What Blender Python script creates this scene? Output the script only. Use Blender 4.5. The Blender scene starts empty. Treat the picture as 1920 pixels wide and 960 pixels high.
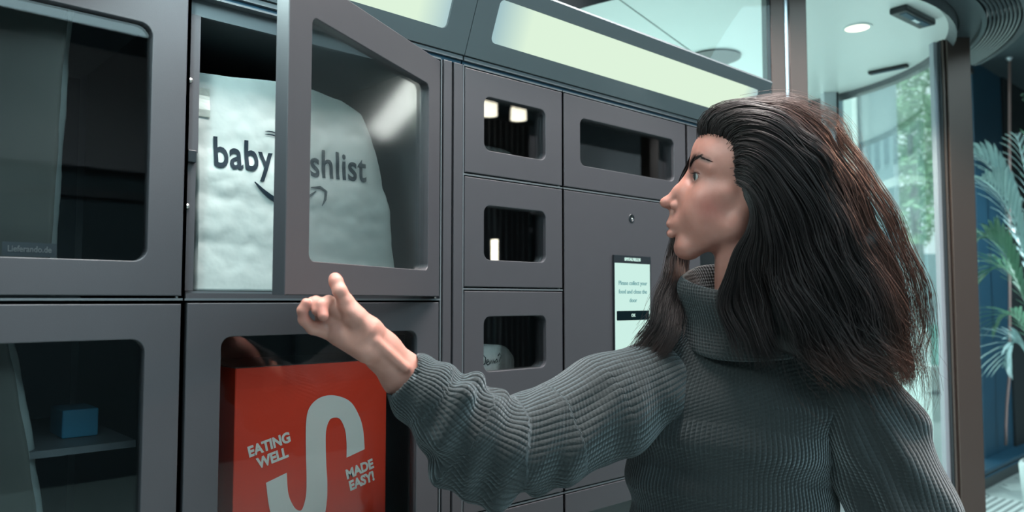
import bpy, bmesh, math, random
import numpy as np
from mathutils import Vector, Matrix
from mathutils.bvhtree import BVHTree

# ------------------------------------------------------------------ camera, world, lights, exposure
SC = bpy.context.scene
COL = SC.collection
YAW, PIT, FPX = math.radians(47.48), math.radians(3.272), 1440.0
CAM = Vector((0.0, 0.0, 1.40))
_cy, _sy = math.cos(YAW), math.sin(YAW)
FW = Vector((_cy*math.cos(PIT), _sy*math.cos(PIT), math.sin(PIT)))
RT = Vector((_sy, -_cy, 0.0))
UP = RT.cross(FW)
cam_data = bpy.data.cameras.new('camera')
cam = bpy.data.objects.new('camera', cam_data); COL.objects.link(cam)
cam.matrix_world = Matrix(((RT.x, UP.x, -FW.x, CAM.x), (RT.y, UP.y, -FW.y, CAM.y), (RT.z, UP.z, -FW.z, CAM.z), (0, 0, 0, 1)))
cam_data.sensor_width = 36.0
cam_data.lens = 36.0*FPX/1920.0
cam_data.clip_start = 0.02; cam_data.clip_end = 200
cam_data.dof.use_dof = True; cam_data.dof.focus_distance = 1.15; cam_data.dof.aperture_fstop = 5.0
SC.camera = cam
SC.view_settings.view_transform = 'Standard'; SC.view_settings.look = 'None'
SC.view_settings.gamma = 1.0; SC.view_settings.exposure = 0.0
SC.view_settings.use_curve_mapping = False

world = bpy.data.worlds.new('world'); SC.world = world; world.use_nodes = True
_bg = world.node_tree.nodes['Background']
_bg.inputs[0].default_value = (0.60, 0.765, 0.765, 1); _bg.inputs[1].default_value = 3.2

def look_at(o, target):
    d = Vector(target) - o.location
    o.rotation_euler = d.to_track_quat('-Z', 'Y').to_euler()

def area(name, loc, target, sx, sy, power, color):
    l = bpy.data.lights.new(name, 'AREA'); l.shape = 'RECTANGLE'; l.size = sx; l.size_y = sy
    l.energy = power; l.color = color
    o = bpy.data.objects.new(name, l); COL.objects.link(o); o.location = loc; look_at(o, target)
    return o

def spot(name, loc, target, power, color, size, soft, blend=0.5):
    l = bpy.data.lights.new(name, 'SPOT'); l.energy = power; l.color = color; l.spot_size = math.radians(size)
    l.spot_blend = blend; l.shadow_soft_size = soft
    o = bpy.data.objects.new(name, l); COL.objects.link(o); o.location = loc; look_at(o, target); return o
# unseen fill lamps added under the lobby ceiling, plus the warm rim lamp
area('overhead_fill', (0.3, -1.7, 3.28), (0.3, -1.4, 0.0), 5.2, 3.2, 250, (0.62, 0.92, 1.0))  # added broad cool fill, not a known fitting
area('overhead_fill', (1.15, 0.40, 3.25), (1.15, 0.66, 1.5), 1.8, 0.4, 150, (1.0, 0.93, 0.90))  # added key from above for locker fronts and face
area('overhead_fill', (0.2, -3.4, 3.25), (0.6, -4.6, 1.2), 3.6, 0.8, 34, (0.62, 0.92, 1.0))
spot('wall_fill', (6.6, -2.2, 3.2), (9.6, -3.2, 1.8), 260, (0.8, 0.95, 1.0), 120, 0.05)  # added to lighten the wall mirrored in the locker glass
spot('warm_spotlight', (2.9, -0.05, 2.65), (1.15, 0.42, 1.50), 170, (1.0, 0.52, 0.34), 21, 0.10)
spot('window_fill', (6.4, -0.2, 3.2), (6.7, 1.5, 0.2), 420, (0.75, 0.95, 1.0), 95, 0.06)  # added to brighten the palm and floor by the window
spot('wall_fill', (7.0, -1.6, 3.2), (8.2, -4.4, 1.8), 260, (0.8, 0.95, 1.0), 120, 0.05)  # added to lighten the mirrored partition
# daylight: overcast street with a weak high sun beyond the shop front
sun_d = bpy.data.lights.new('sun', 'SUN'); sun_d.energy = 7.0; sun_d.angle = math.radians(8); sun_d.color = (0.86, 1.0, 0.95)
sun_o = bpy.data.objects.new('sun', sun_d); COL.objects.link(sun_o); sun_o.location = (8, 8, 12); look_at(sun_o, (8.0+2.5, 8.0+3.0, 6.0))
# under-side light of the locker canopies (same place as their lit panels)
area('canopy_light', (1.28, 0.955, 1.868), (1.22, 0.70, 1.50), 0.84, 0.06, 0.5, (0.90, 0.97, 0.92))
area('canopy_light', (0.33, 0.955, 1.868), (0.62, 0.72, 1.50), 0.84, 0.06, 9.5, (0.72, 0.97, 0.97))

def at(px, py, z):
    """point seen at pixel (px, py) of the 1920x960 photograph at depth z"""
    return CAM + z*(FW + RT*((px-960.0)/FPX) - UP*((py-480.0)/FPX))

# ------------------------------------------------------------------ materials
def mat(name, col, rough=0.5, metal=0.0, spec=0.5, noise=0.0, nscale=8.0, bump=0.0, bscale=200.0, emit=None, estr=1.0,
        stretch=None, coat=0.0, sheen=0.0):
    m = bpy.data.materials.new(name); m.use_nodes = True
    nt = m.node_tree; b = nt.nodes['Principled BSDF']
    b.inputs['Base Color'].default_value = (*col, 1); b.inputs['Roughness'].default_value = rough
    b.inputs['Metallic'].default_value = metal; b.inputs['Specular IOR Level'].default_value = spec
    b.inputs['Coat Weight'].default_value = coat
    b.inputs['Sheen Weight'].default_value = sheen
    if noise or bump:
        tc = nt.nodes.new('ShaderNodeTexCoord'); mp = nt.nodes.new('ShaderNodeMapping')
        nt.links.new(tc.outputs['Object'], mp.inputs[0])
        if stretch: mp.inputs['Scale'].default_value = stretch
    if noise:
        n = nt.nodes.new('ShaderNodeTexNoise'); n.inputs['Scale'].default_value = nscale; n.inputs['Detail'].default_value = 5
        nt.links.new(mp.outputs[0], n.inputs['Vector'])
        r = nt.nodes.new('ShaderNodeMix'); r.data_type = 'RGBA'
        r.inputs[6].default_value = (*[c*(1-noise) for c in col], 1); r.inputs[7].default_value = (*[min(1, c*(1+noise)) for c in col], 1)
        nt.links.new(n.outputs[0], r.inputs[0]); nt.links.new(r.outputs[2], b.inputs['Base Color'])
    if bump:
        n2 = nt.nodes.new('ShaderNodeTexNoise'); n2.inputs['Scale'].default_value = bscale; n2.inputs['Detail'].default_value = 3
        nt.links.new(mp.outputs[0], n2.inputs['Vector'])
        bp = nt.nodes.new('ShaderNodeBump'); bp.inputs['Strength'].default_value = bump; bp.inputs['Distance'].default_value = 0.002
        nt.links.new(n2.outputs[0], bp.inputs['Height']); nt.links.new(bp.outputs[0], b.inputs['Normal'])
    if emit:
        b.inputs['Emission Color'].default_value = (*emit, 1); b.inputs['Emission Strength'].default_value = estr
    return m

def glass_mat(name, tint, boost=1.0, rough=0.0):
    m = bpy.data.materials.new(name); m.use_nodes = True; nt = m.node_tree
    for n in list(nt.nodes): nt.nodes.remove(n)
    out = nt.nodes.new('ShaderNodeOutputMaterial'); mx = nt.nodes.new('ShaderNodeMixShader')
    tr = nt.nodes.new('ShaderNodeBsdfTransparent'); tr.inputs[0].default_value = (*tint, 1)
    gl = nt.nodes.new('ShaderNodeBsdfGlossy'); gl.inputs['Roughness'].default_value = rough
    fr = nt.nodes.new('ShaderNodeFresnel'); fr.inputs[0].default_value = 1.5
    mu = nt.nodes.new('ShaderNodeMath'); mu.operation = 'MULTIPLY'; mu.inputs[1].default_value = boost; mu.use_clamp = True
    nt.links.new(fr.outputs[0], mu.inputs[0]); nt.links.new(mu.outputs[0], mx.inputs[0])
    nt.links.new(tr.outputs[0], mx.inputs[1]); nt.links.new(gl.outputs[0], mx.inputs[2]); nt.links.new(mx.outputs[0], out.inputs[0])
    return m

M = {}
M['steel'] = mat('powder_coated_steel', (0.045, 0.044, 0.050), 0.45, 0.0, 0.55, noise=0.05, nscale=30, bump=0.06, bscale=900)
M['steel_dark'] = mat('dark_frame_steel', (0.10, 0.115, 0.125), 0.45, 0.2)
M['interior'] = mat('locker_interior', (0.022, 0.035, 0.042), 0.6)
M['canopy'] = mat('canopy_metal', (0.12, 0.145, 0.155), 0.45, 0.2, noise=0.04, nscale=20)
M['glass'] = glass_mat('tinted_locker_glass', (0.97, 0.975, 0.98), 0.9)
M['glass_smudged'] = glass_mat('smudged_locker_glass', (0.99, 0.99, 0.99), 0.6, 0.11)
M['clear'] = glass_mat('clear_door_glass', (0.965, 0.985, 0.985), 0.45)
M['rivet'] = mat('bright_metal', (0.75, 0.75, 0.72), 0.3, 0.9)
M['chrome'] = mat('brushed_chrome', (0.62, 0.66, 0.70), 0.28, 0.9)
M['black'] = mat('black_plastic', (0.012, 0.016, 0.02), 0.35)
M['bronze'] = mat('bronze_post', (0.095, 0.070, 0.062), 0.38, 0.5)
M['white_panel'] = mat('white_ceiling_panel', (0.70, 0.78, 0.77), 0.35, noise=0.03, nscale=3)
M['ring'] = mat('grooved_dark_soffit', (0.050, 0.070, 0.080), 0.45, 0.2)
M['print'] = mat('ink_navy', (0.003, 0.012, 0.020), 0.7, spec=0.2)
M['white_ink'] = mat('ink_white', (0.90, 0.84, 0.76), 0.6)
M['wall'] = mat('lobby_wall', (0.055, 0.075, 0.085), 0.7, noise=0.1, nscale=3)
M['wall_upper'] = mat('lobby_fascia', (0.26, 0.22, 0.23), 0.7)
M['dark_wall'] = mat('black_curtain_wall', (0.010, 0.016, 0.019), 0.6)
M['blue'] = mat('blue_painted_column', (0.010, 0.055, 0.095), 0.5, noise=0.12, nscale=4)
M['floor'] = mat('pale_terrazzo', (0.33, 0.40, 0.39), 0.35, noise=0.15, nscale=25)
M['plank'] = mat('pale_stone_plank', (0.42, 0.50, 0.48), 0.4, noise=0.15, nscale=9)
M['plank2'] = mat('pale_stone_plank_grey', (0.34, 0.42, 0.41), 0.4, noise=0.15, nscale=9)
M['floor_white'] = mat('pale_grate_bar', (0.62, 0.70, 0.68), 0.4)
M['joint'] = mat('floor_joint', (0.18, 0.22, 0.22), 0.8)

def emis(name, col, s):
    m = bpy.data.materials.new(name); m.use_nodes = True; nt = m.node_tree
    for n in list(nt.nodes): nt.nodes.remove(n)
    out = nt.nodes.new('ShaderNodeOutputMaterial'); e = nt.nodes.new('ShaderNodeEmission')
    e.inputs[0].default_value = (*col, 1); e.inputs[1].default_value = s
    nt.links.new(e.outputs[0], out.inputs[0]); return m

def diffuser_mat(x0, x1):
    """lit opal panel: tubes stop short of the ends, so the ends are a little bluer and dimmer"""
    m = emis('lit_opal_panel', (0.73, 0.90, 0.70), 1.0); nt = m.node_tree
    e = [n for n in nt.nodes if n.type == 'EMISSION'][0]
    tc = nt.nodes.new('ShaderNodeTexCoord'); sp = nt.nodes.new('ShaderNodeSeparateXYZ')
    nt.links.new(tc.outputs['Object'], sp.inputs[0])
    r = nt.nodes.new('ShaderNodeValToRGB'); mr = nt.nodes.new('ShaderNodeMapRange')
    mr.inputs['From Min'].default_value = x0; mr.inputs['From Max'].default_value = x1
    nt.links.new(sp.outputs[0], mr.inputs[0]); nt.links.new(mr.outputs[0], r.inputs[0])
    el = r.color_ramp.elements
    el[0].position = 0.0; el[0].color = (0.34, 0.52, 0.56, 1)
    el[1].position = 1.0; el[1].color = (0.42, 0.60, 0.62, 1)
    for p in (0.10, 0.93):
        k = el.new(p); k.color = (0.73, 0.90, 0.71, 1)
    nt.links.new(r.outputs[0], e.inputs[0]); return m

# ------------------------------------------------------------------ mesh helpers
WORLD_PARENTS = set()
def adopt(o, parent):
    o.parent = parent
    if parent.name in WORLD_PARENTS: o.matrix_parent_inverse = parent.matrix_basis.inverted()
class MB:
    def __init__(s): s.v = []; s.f = []
    def add(s, vs, fs):
        o = len(s.v); s.v += [tuple(v) for v in vs]; s.f += [tuple(i+o for i in f) for f in fs]; return s
    def box(s, a, b, bev=0.0):
        x0, y0, z0 = a; x1, y1, z1 = b
        return s.add([(x0,y0,z0),(x1,y0,z0),(x1,y1,z0),(x0,y1,z0),(x0,y0,z1),(x1,y0,z1),(x1,y1,z1),(x0,y1,z1)],
                     [(0,3,2,1),(4,5,6,7),(0,1,5,4),(1,2,6,5),(2,3,7,6),(3,0,4,7)])
    def tube(s, pts, r, n=8, caps=True):
        pts = [Vector(p) for p in pts]; rs = r if isinstance(r, (list, tuple)) else [r]*len(pts)
        vs = []; fs = []; up = None
        for i, p in enumerate(pts):
            t = (pts[min(i+1, len(pts)-1)] - pts[max(i-1, 0)]).normalized()
            if up is None:
                up = t.orthogonal().normalized()
            else:
                up = (up - t*up.dot(t)).normalized()
            w = t.cross(up)
            for k in range(n):
                a = 2*math.pi*k/n; vs.append(p + (up*math.cos(a) + w*math.sin(a))*rs[i])
        for i in range(len(pts)-1):
            for k in range(n):
                a, b = i*n+k, i*n+(k+1) % n; fs.append((a, b, b+n, a+n))
        if caps: fs.append(tuple(range(n-1, -1, -1))); fs.append(tuple((len(pts)-1)*n+k for k in range(n)))
        return s.add(vs, fs)
    def lathe(s, prof, c=(0, 0), n=24, a0=0.0, a1=2*math.pi, close=True):
        full = abs(a1-a0-2*math.pi) < 1e-6; m = n if full else n+1; vs = []; fs = []
        for k in range(m):
            a = a0+(a1-a0)*k/n
            for r, z in prof: vs.append((c[0]+r*math.cos(a), c[1]+r*math.sin(a), z))
        q = len(prof)
        for k in range(n):
            k2 = (k+1) % m
            for j in range(q if close else q-1):
                j2 = (j+1) % q; fs.append((k*q+j, k2*q+j, k2*q+j2, k*q+j2))
        if not full and close: fs.append(tuple(range(q-1, -1, -1))); fs.append(tuple((m-1)*q+j for j in range(q)))
        return s.add(vs, fs)
    def prism(s, poly, y0, y1):
        """poly in (x,z), extruded along y"""
        n = len(poly)
        return s.add([(x, y0, z) for x, z in poly]+[(x, y1, z) for x, z in poly],
                     [tuple(range(n)), tuple(range(2*n-1, n-1, -1))]+[(i, i+n, (i+1) % n+n, (i+1) % n) for i in range(n)])
    def build(s, name, material, parent=None, smooth=False, bevel=0.0):
        me = bpy.data.meshes.new(name); me.from_pydata(s.v, [], s.f)
        bm = bmesh.new(); bm.from_mesh(me); bmesh.ops.recalc_face_normals(bm, faces=bm.faces[:]); bm.to_mesh(me); bm.free()
        me.materials.append(material)
        o = bpy.data.objects.new(name, me); COL.objects.link(o)
        if parent: adopt(o, parent)
        if smooth == 'auto':
            bm = bmesh.new(); bm.from_mesh(me)
            for e in bm.edges:
                if len(e.link_faces) == 2 and e.calc_face_angle(0) > 0.6: e.smooth = False
            for f_ in bm.faces: f_.smooth = True
            bm.to_mesh(me); bm.free()
        elif smooth: me.polygons.foreach_set('use_smooth', [True]*len(me.polygons))
        if bevel:
            b = o.modifiers.new('bevel', 'BEVEL'); b.width = bevel; b.segments = 2; b.limit_method = 'ANGLE'
        return o

def empty(name, loc, label=None, cat=None, group=None, rz=0.0):
    o = bpy.data.objects.new(name, None); COL.objects.link(o); o.location = loc; o.rotation_euler = (0, 0, rz)
    o.empty_display_size = 0.1
    if label: tag(o, label, cat, group)
    return o
def tag(o, label=None, cat=None, group=None, kind=None):
    if label: o['label'] = label
    if cat: o['category'] = cat
    if group: o['group'] = group
    if kind: o['kind'] = kind
    return o

def rrect(x0, z0, x1, z1, r, n=6):
    p = []
    for cx, cz, a in ((x1-r, z1-r, 0), (x0+r, z1-r, 90), (x0+r, z0+r, 180), (x1-r, z0+r, 270)):
        for k in range(n+1):
            t = math.radians(a+90*k/n); p.append((cx+r*math.cos(t), cz+r*math.sin(t)))
    return p

def framed_panel(mb, outer, inner, r, y0, y1, n=6):
    """rectangular plate with a round-cornered opening"""
    x0, z0, x1, z1 = outer; ip = rrect(*inner, r, n); N = len(ip)
    corners = [(x1, z1), (x0, z1), (x0, z0), (x1, z0)]
    op = [corners[i//(n+1)] for i in range(N)]
    vs = [(x, y0, z) for x, z in ip]+[(x, y0, z) for x, z in op]+[(x, y1, z) for x, z in ip]+[(x, y1, z) for x, z in op]
    fs = []
    for i in range(N):
        j = (i+1) % N
        if op[i] == op[j]:
            fs += [(i, j, N+i), (2*N+j, 2*N+i, 3*N+i)]
        else:
            fs += [(i, j, N+j, N+i), (2*N+j, 2*N+i, 3*N+i, 3*N+j), (N+i, N+j, 3*N+j, 3*N+i)]
        fs.append((i, 2*N+i, 2*N+j, j))
    mb.add(vs, fs); return mb

def text_mesh(name, body, size, material, parent, M4, bold=0.0, align='CENTER', depth=0.0004, sx=1.0, spacing=1.0, shear=0.0, line=1.0):
    c = bpy.data.curves.new(name, 'FONT'); c.body = body; c.size = size; c.extrude = depth; c.offset = bold
    c.align_x = align; c.align_y = 'CENTER'; c.space_character = spacing; c.shear = shear; c.resolution_u = 4; c.space_line = line
    o = bpy.data.objects.new(name, c); COL.objects.link(o)
    dg = bpy.context.evaluated_depsgraph_get(); me = bpy.data.meshes.new_from_object(o.evaluated_get(dg))
    bpy.data.objects.remove(o); bpy.data.curves.remove(c)
    me.transform(Matrix.Diagonal((sx, 1, 1, 1))); me.materials.clear(); me.materials.append(material)
    ob = bpy.data.objects.new(name, me); COL.objects.link(ob); me.transform(M4)
    if parent: adopt(ob, parent)
    return ob
# text frame standing in the locker plane: x right, z up, facing -y
def face_m(x, y, z, rot=0.0):
    return Matrix.Translation((x, y, z)) @ Matrix.Rotation(math.radians(90), 4, 'X') @ Matrix.Rotation(rot, 4, 'Z')

def base(name, loc, label=None, cat=None, group=None):
    """Empty at the thing's base; its parts are given in world coordinates"""
    o = empty(name, loc, label, cat, group); WORLD_PARENTS.add(o.name); return o
def onY(px, py, Y):
    d = at(px, py, 1.0)-CAM; return CAM + d*(Y/d.y)
def onZ(px, py, Z):
    d = at(px, py, 1.0)-CAM; return CAM + d*((Z-CAM.z)/d.z)

# ------------------------------------------------------------------ the lobby shell
X0, X1, YB, YF, ZC = -3.0, 9.6, -4.6, 2.0, 3.35
DC = (2.78, 1.81)                       # centre of the revolving door
def struct(o): o['kind'] = 'structure'; return o
floor = struct(MB().box((X0, YB, -0.06), (X1, YF+0.25, 0)).build('floor', M['floor']))
struct(MB().box((X0, YB, ZC), (X1, YF+0.2, ZC+0.06)).build('ceiling', M['wall']))
wb = struct(MB().box((X0, YB-0.1, -0.06), (X1, YB, ZC+0.06)).build('wall_back', M['wall']))
tag(MB().box((X0, YB, 2.42), (X1, YB+0.12, ZC)).build('fascia_band', M['wall_upper'], wb))
tag(MB().box((X0, YB, 2.20), (X1, YB+0.05, 2.26)).build('dado_rail', M['steel'], wb))
struct(MB().box((X0-0.1, YB, -0.06), (X0, YF+0.2, ZC+0.06)).build('wall_left', M['wall']))
struct(MB().box((X1, YB, -0.06), (X1+0.1, YF+0.2, ZC+0.06)).build('wall_right', mat('grey_plaster', (0.22, 0.24, 0.25), 0.7, noise=0.08, nscale=2)))
wf = struct(MB().box((X0, YF, 0), (1.62, YF+0.2, ZC)).box((1.62, YF, 3.27), (6.9, YF+0.2, ZC)).build('wall_front', M['wall']))
struct(MB().box((6.9, YF, 0), (7.65, YF+0.025, ZC)).build('trim_1', M['blue']))
struct(MB().box((7.65, YF-0.02, 0), (X1, YF+0.2, ZC)).build('wall_front_right', M['dark_wall']))

# shop-front glazing between the revolving door and the blue column, with its black sill
w1 = base('window_1', (5.3, YF+0.03, 0)); w1['kind'] = 'structure'
def wpart(mb, name, m, par): return mb.build(name, m, par)
wpart(MB().box((3.96, YF+0.02, 0.15), (6.90, YF+0.03, 3.24)), 'pane', M['clear'], w1)
wpart(MB().box((3.9, YF-0.01, 0.15), (3.96, YF+0.05, 3.27)), 'frame_stile', M['bronze'], w1)
wpart(MB().box((3.9, YF-0.01, 3.23), (6.9, YF+0.05, 3.27)), 'frame_head', M['bronze'], w1)
sl = struct(MB().box((3.95, YF-0.12, 0.0), (9.5, YF, 0.125)).build('trim_2', M['black'], bevel=0.004))
MB().box((3.95, YF-0.14, 0.125), (9.5, YF+0.02, 0.15)).build('sill_board', M['blue'], sl, bevel=0.003)
MB().box((3.95, YF-0.128, 0.085), (9.5, YF-0.12, 0.10)).build('sill_strip', M['blue'], sl)

# herringbone stone planks near the window, as far as they can be told apart
random.seed(4)
pk = [MB().box((-0.298, -0.073, 0), (0.298, 0.073, 0.004)).build('stone_plank', m, floor) for m in (M['plank'], M['plank2'])]
firstp = [True, True]
def put_plank(x, y, rz):
    k = random.randint(0, 1)
    if firstp[k]: o = pk[k]; firstp[k] = False
    else: o = pk[k].copy(); COL.objects.link(o)
    o.parent = floor; o.location = (x, y, 0.0005+random.random()*0.0012); o.rotation_euler = (0, 0, rz)
for i in range(0, 11):
    for j in range(0, 9):
        cx = 4.9+i*0.425; cy = 0.10+j*0.2125
        if cy < 1.72:
            put_plank(cx, cy, math.radians(45)); put_plank(cx+0.2125, cy, math.radians(-45))
g = empty('entrance_grate', (5.97, 1.08, 0.004), 'pale slotted drainage grate set in the stone floor by the window', 'grate')
MB().box((-0.26, -0.76, 0), (0.26, 0.76, 0.006)).build('tray', M['joint'], g)
sb = MB().box((-0.25, -0.013, 0), (0.25, 0.013, 0.008)).build('slat', M['floor_white'], g); sb.location = (0, -0.74, 0.004)
for i in range(1, 31):
    o = sb.copy(); COL.objects.link(o); o.location = (0, -0.74+i*0.049, 0.004)

# ------------------------------------------------------------------ locker columns
YD = 1.0                                # plane of the door faces
DEPTH = 0.50
GAP = 0.0032
def door(parent, x0, z0, x1, z1, win=None, rad=0.015, rot=0.0, rivets=True):
    """door plate hinged on its right edge; win = glass opening (x0,z0,x1,z1)"""
    w = x1-x0
    mb = MB()
    if win:
        framed_panel(mb, (-w, z0, 0, z1), (win[0]-x1, win[1], win[2]-x1, win[3]), rad, 0.0, 0.018)
    else:
        mb.box((-w, 0, z0), (0, 0.018, z1))
    o = mb.build('door', M['steel'], parent); o.location = (x1, YD, 0); o.rotation_euler = (0, 0, rot)
    b = o.modifiers.new('bevel', 'BEVEL'); b.width = 0.0012; b.segments = 2; b.limit_method = 'ANGLE'
    if win:
        a0, b0, a1, b1 = win[0]-x1-0.006, win[1]-0.006, win[2]-x1+0.006, win[3]+0.006
        MB().prism(rrect(a0, b0, a1, b1, rad), 0.0075, 0.0115).build('glass_pane', M['glass'], o)
    if rivets:
        MB().tube([(-0.004, 0.006, z0-0.0042), (-0.004, 0.006, z0+0.001)], 0.0024, 10).build('hinge_pin', M['rivet'], o, smooth=True)
    return o

def column(name, label, x0, x1, rows, depth=DEPTH, top=1.798, bottom=0.12):
    """x0,x1: centre lines of the side sheets; rows: z of the shelf sheets from the top down"""
    t = base(name, ((x0+x1)/2, YD, 0), label, 'locker', 'grey parcel lockers of the pickup wall')
    e = 0.0012
    mb = MB()
    mb.box((x0-e, YD+0.001, bottom), (x0+e, YD+depth, top)).box((x1-e, YD+0.001, bottom), (x1+e, YD+depth, top))
    mb.box((x0-e, YD+depth-0.004, bottom), (x1+e, YD+depth, top))
    mb.build('carcass', M['steel_dark'], t)
    for z in rows:
        MB().box((x0+e, YD+0.001, z-0.0014), (x1-e, YD+depth-0.004, z+0.0014)).build('shelf', M['steel_dark'], t)
    # inside faces
    for a, b in zip(rows[:-1], rows[1:]):
        MB().box((x0+0.014, YD+depth-0.012, b+0.012), (x1-0.014, YD+depth-0.008, a-0.012)).build('back_panel', M['interior'], t)
    MB().box((x0, YD+0.03, 0.0), (x1, YD+depth, bottom)).build('plinth', M['black'], t)
    return t

R1 = [1.7985, 1.4006, 1.0006, 0.6006, 0.2006]
cols = {}
# A: leftmost wide column
A = column('locker_column', 'leftmost wide grey locker column, tall paper bags dim behind its glass doors', -0.0515, 0.3525, R1)
for i, (a, b) in enumerate(zip(R1[:-1], R1[1:])):
    z0, z1 = b+0.0045, a-0.0055
    door(A, -0.0475, z0, 0.3495, z1, (-0.006, z0+0.0425, 0.3068, z1-0.0430 if i else 1.7444), 0.0155)
# B: column with the open door
B = column('locker_column', 'wide grey locker column with its upper glass door swung open', 0.3525, 0.7600, R1)
for i, (a, b) in enumerate(zip(R1[:-1], R1[1:])):
    z0, z1 = b+0.0050, a-0.0045
    if i == 0:
        od = door(B, 0.3565, z0, 0.7565, z1, (0.4020, z0+0.041, 0.7160, z1-0.050), 0.010, rot=math.radians(27.0))
        [c for c in od.children if c.name.startswith('glass')][0].data.materials[0] = M['glass_smudged']
    else:
        door(B, 0.3568, z0, 0.7560, z1, (0.4016, z0+0.040, 0.7135, z1-0.0445), 0.014)
# hinge side screws seen inside the open door
for z in (1.73, 1.70):
    MB().lathe([(0.0001, 0.0), (0.0035, 0.0), (0.0032, 0.0016), (0.0001, 0.002)], n=12).build('screw', M['rivet'], od, smooth=True)
    s = bpy.data.objects[[o.name for o in bpy.data.objects if o.name.startswith('screw')][-1]]
    s.rotation_euler = (math.radians(90), 0, 0); s.location = (-0.030 if z > 1.71 else -0.027, 0.016, z)
# inner front flange of the open cell, with rivets and lock keep
fl = MB().box((0.3545, YD+0.012, 1.592), (0.3700, YD+0.0135, 1.775)).box((0.3545, YD+0.012, 1.412), (0.3680, YD+0.0135, 1.583))\
    .box((0.3540, YD+0.012, 1.412), (0.3548, YD+0.055, 1.775)).build('flange', M['steel'], B)
for z in (1.686, 1.521):
    MB().tube([(0.3575, YD+0.0125, z), (0.3575, YD+0.0095, z)], 0.0032, 12).build('rivet', M['rivet'], B, smooth=True)
MB().box((0.3555, YD+0.006, 1.578), (0.3665, YD+0.020, 1.594)).build('lock_keep', M['black'], B, bevel=0.001)
MB().box((0.3560, YD+0.020, 1.4030), (0.7560, YD+0.40, 1.4115)).build('cell_tray', M['steel_dark'], B)
MB().box((0.3560, YD+0.004, 1.4015), (0.7560, YD+0.007, 1.4085)).build('lip', M['steel'], B)
MB().box((0.3560, YD+0.015, 1.775), (0.7560, YD+0.019, 1.797)).build('top_rail', M['steel_dark'], B)
# contactless reader mark inside the lower window
rd = MB().box((0.672, YD+0.030, 1.300), (0.712, YD+0.038, 1.345)).build('reader', M['black'], B, bevel=0.002)
MB().lathe([(0.0050, 0), (0.0062, 0), (0.0062, 0.0006), (0.0050, 0.0006)], n=24).build('reader_ring', M['white_ink'], rd)
q = [o for o in rd.children][0]; q.rotation_euler = (math.radians(90), 0, 0); q.location = (0.698, YD+0.0298, 1.331)

# filler strips between the two locker modules
for a, b, lb in ((0.7640, 0.7812, 'narrow grey filler strip beside the open locker door'),
                 (0.7855, 0.8045, 'narrow grey filler strip left of the small lockers')):
    tag(MB().box((a, YD, 0.10), (b, YD+0.005, 1.7985)).build('filler_strip', M['steel'], bevel=0.001), lb, 'trim strip')
tag(MB().box((0.7620, YD+0.006, 0.0), (0.8045, YD+0.40, 1.79)).build('filler_core', M['black']), 'black joint between the two locker modules, behind the filler strips', 'joint')

R2 = [1.7985, 1.6119, 1.4185, 1.2295, 1.0430, 0.8540, 0.6650, 0.4760, 0.2870]
Cc = column('locker_column', 'narrow grey locker column of small square-windowed doors', 0.8065, 1.0488, R2)
for i, (a, b) in enumerate(zip(R2[:-1], R2[1:])):
    z0, z1 = b+0.0036, a-0.0036
    m = (a+b)/2
    door(Cc, 0.8092, z0, 1.0458, z1, (0.8520, m-0.0465, 1.0020, m+0.0475), 0.0135)
R3 = [1.7985, 1.6119, 1.0430, 0.8540, 0.6650, 0.4760, 0.2870]
D = column('locker_column', 'wide grey locker column with pickup screen and small keyhole', 1.0488, 1.4520, R3)
for i, (a, b) in enumerate(zip(R3[:-1], R3[1:])):
    z0, z1 = b+0.0036, a-0.0036; m = (a+b)/2
    if i == 1: dp = door(D, 1.0518, z0, 1.4478, z1)
    else: door(D, 1.0518, z0, 1.4478, z1, (1.0972, m-0.0465 if i else m-0.044, 1.4040, m+0.0475 if i else m+0.049), 0.0135)
dp.name = 'control_panel'; dp['label'] = 'plain grey control panel with touch screen and keyhole'
E_ = column('locker_column', 'rightmost grey locker column, mostly hidden behind the head', 1.4520, 1.7420, R1)
for i, (a, b) in enumerate(zip(R1[:-1], R1[1:])):
    z0, z1 = b+0.0036, a-0.0036
    door(E_, 1.4575, z0, 1.7390, z1, (1.5000, z0+0.045, 1.6960, z1-0.12), 0.0135)

# keyhole on the control panel (child coordinates: door origin at x=1.4478, y=1)
kx = 1.2527-1.4478
k = MB().lathe([(0.0001, 0), (0.0088, 0), (0.0088, 0.0015), (0.0070, 0.0022), (0.0066, 0.0010), (0.0001, 0.0010)], n=24).build('keyhole', M['black'], dp, smooth=True)
k.rotation_euler = (math.radians(90), 0, 0); k.location = (kx, 0.0005, 1.5690)
k2 = MB().lathe([(0.0001, 0), (0.0022, 0), (0.0018, 0.0012), (0.0001, 0.0014)], n=12).build('keyhole_core', M['rivet'], dp, smooth=True)
k2.rotation_euler = (math.radians(90), 0, 0); k2.location = (kx, -0.0012, 1.5675)

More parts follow.
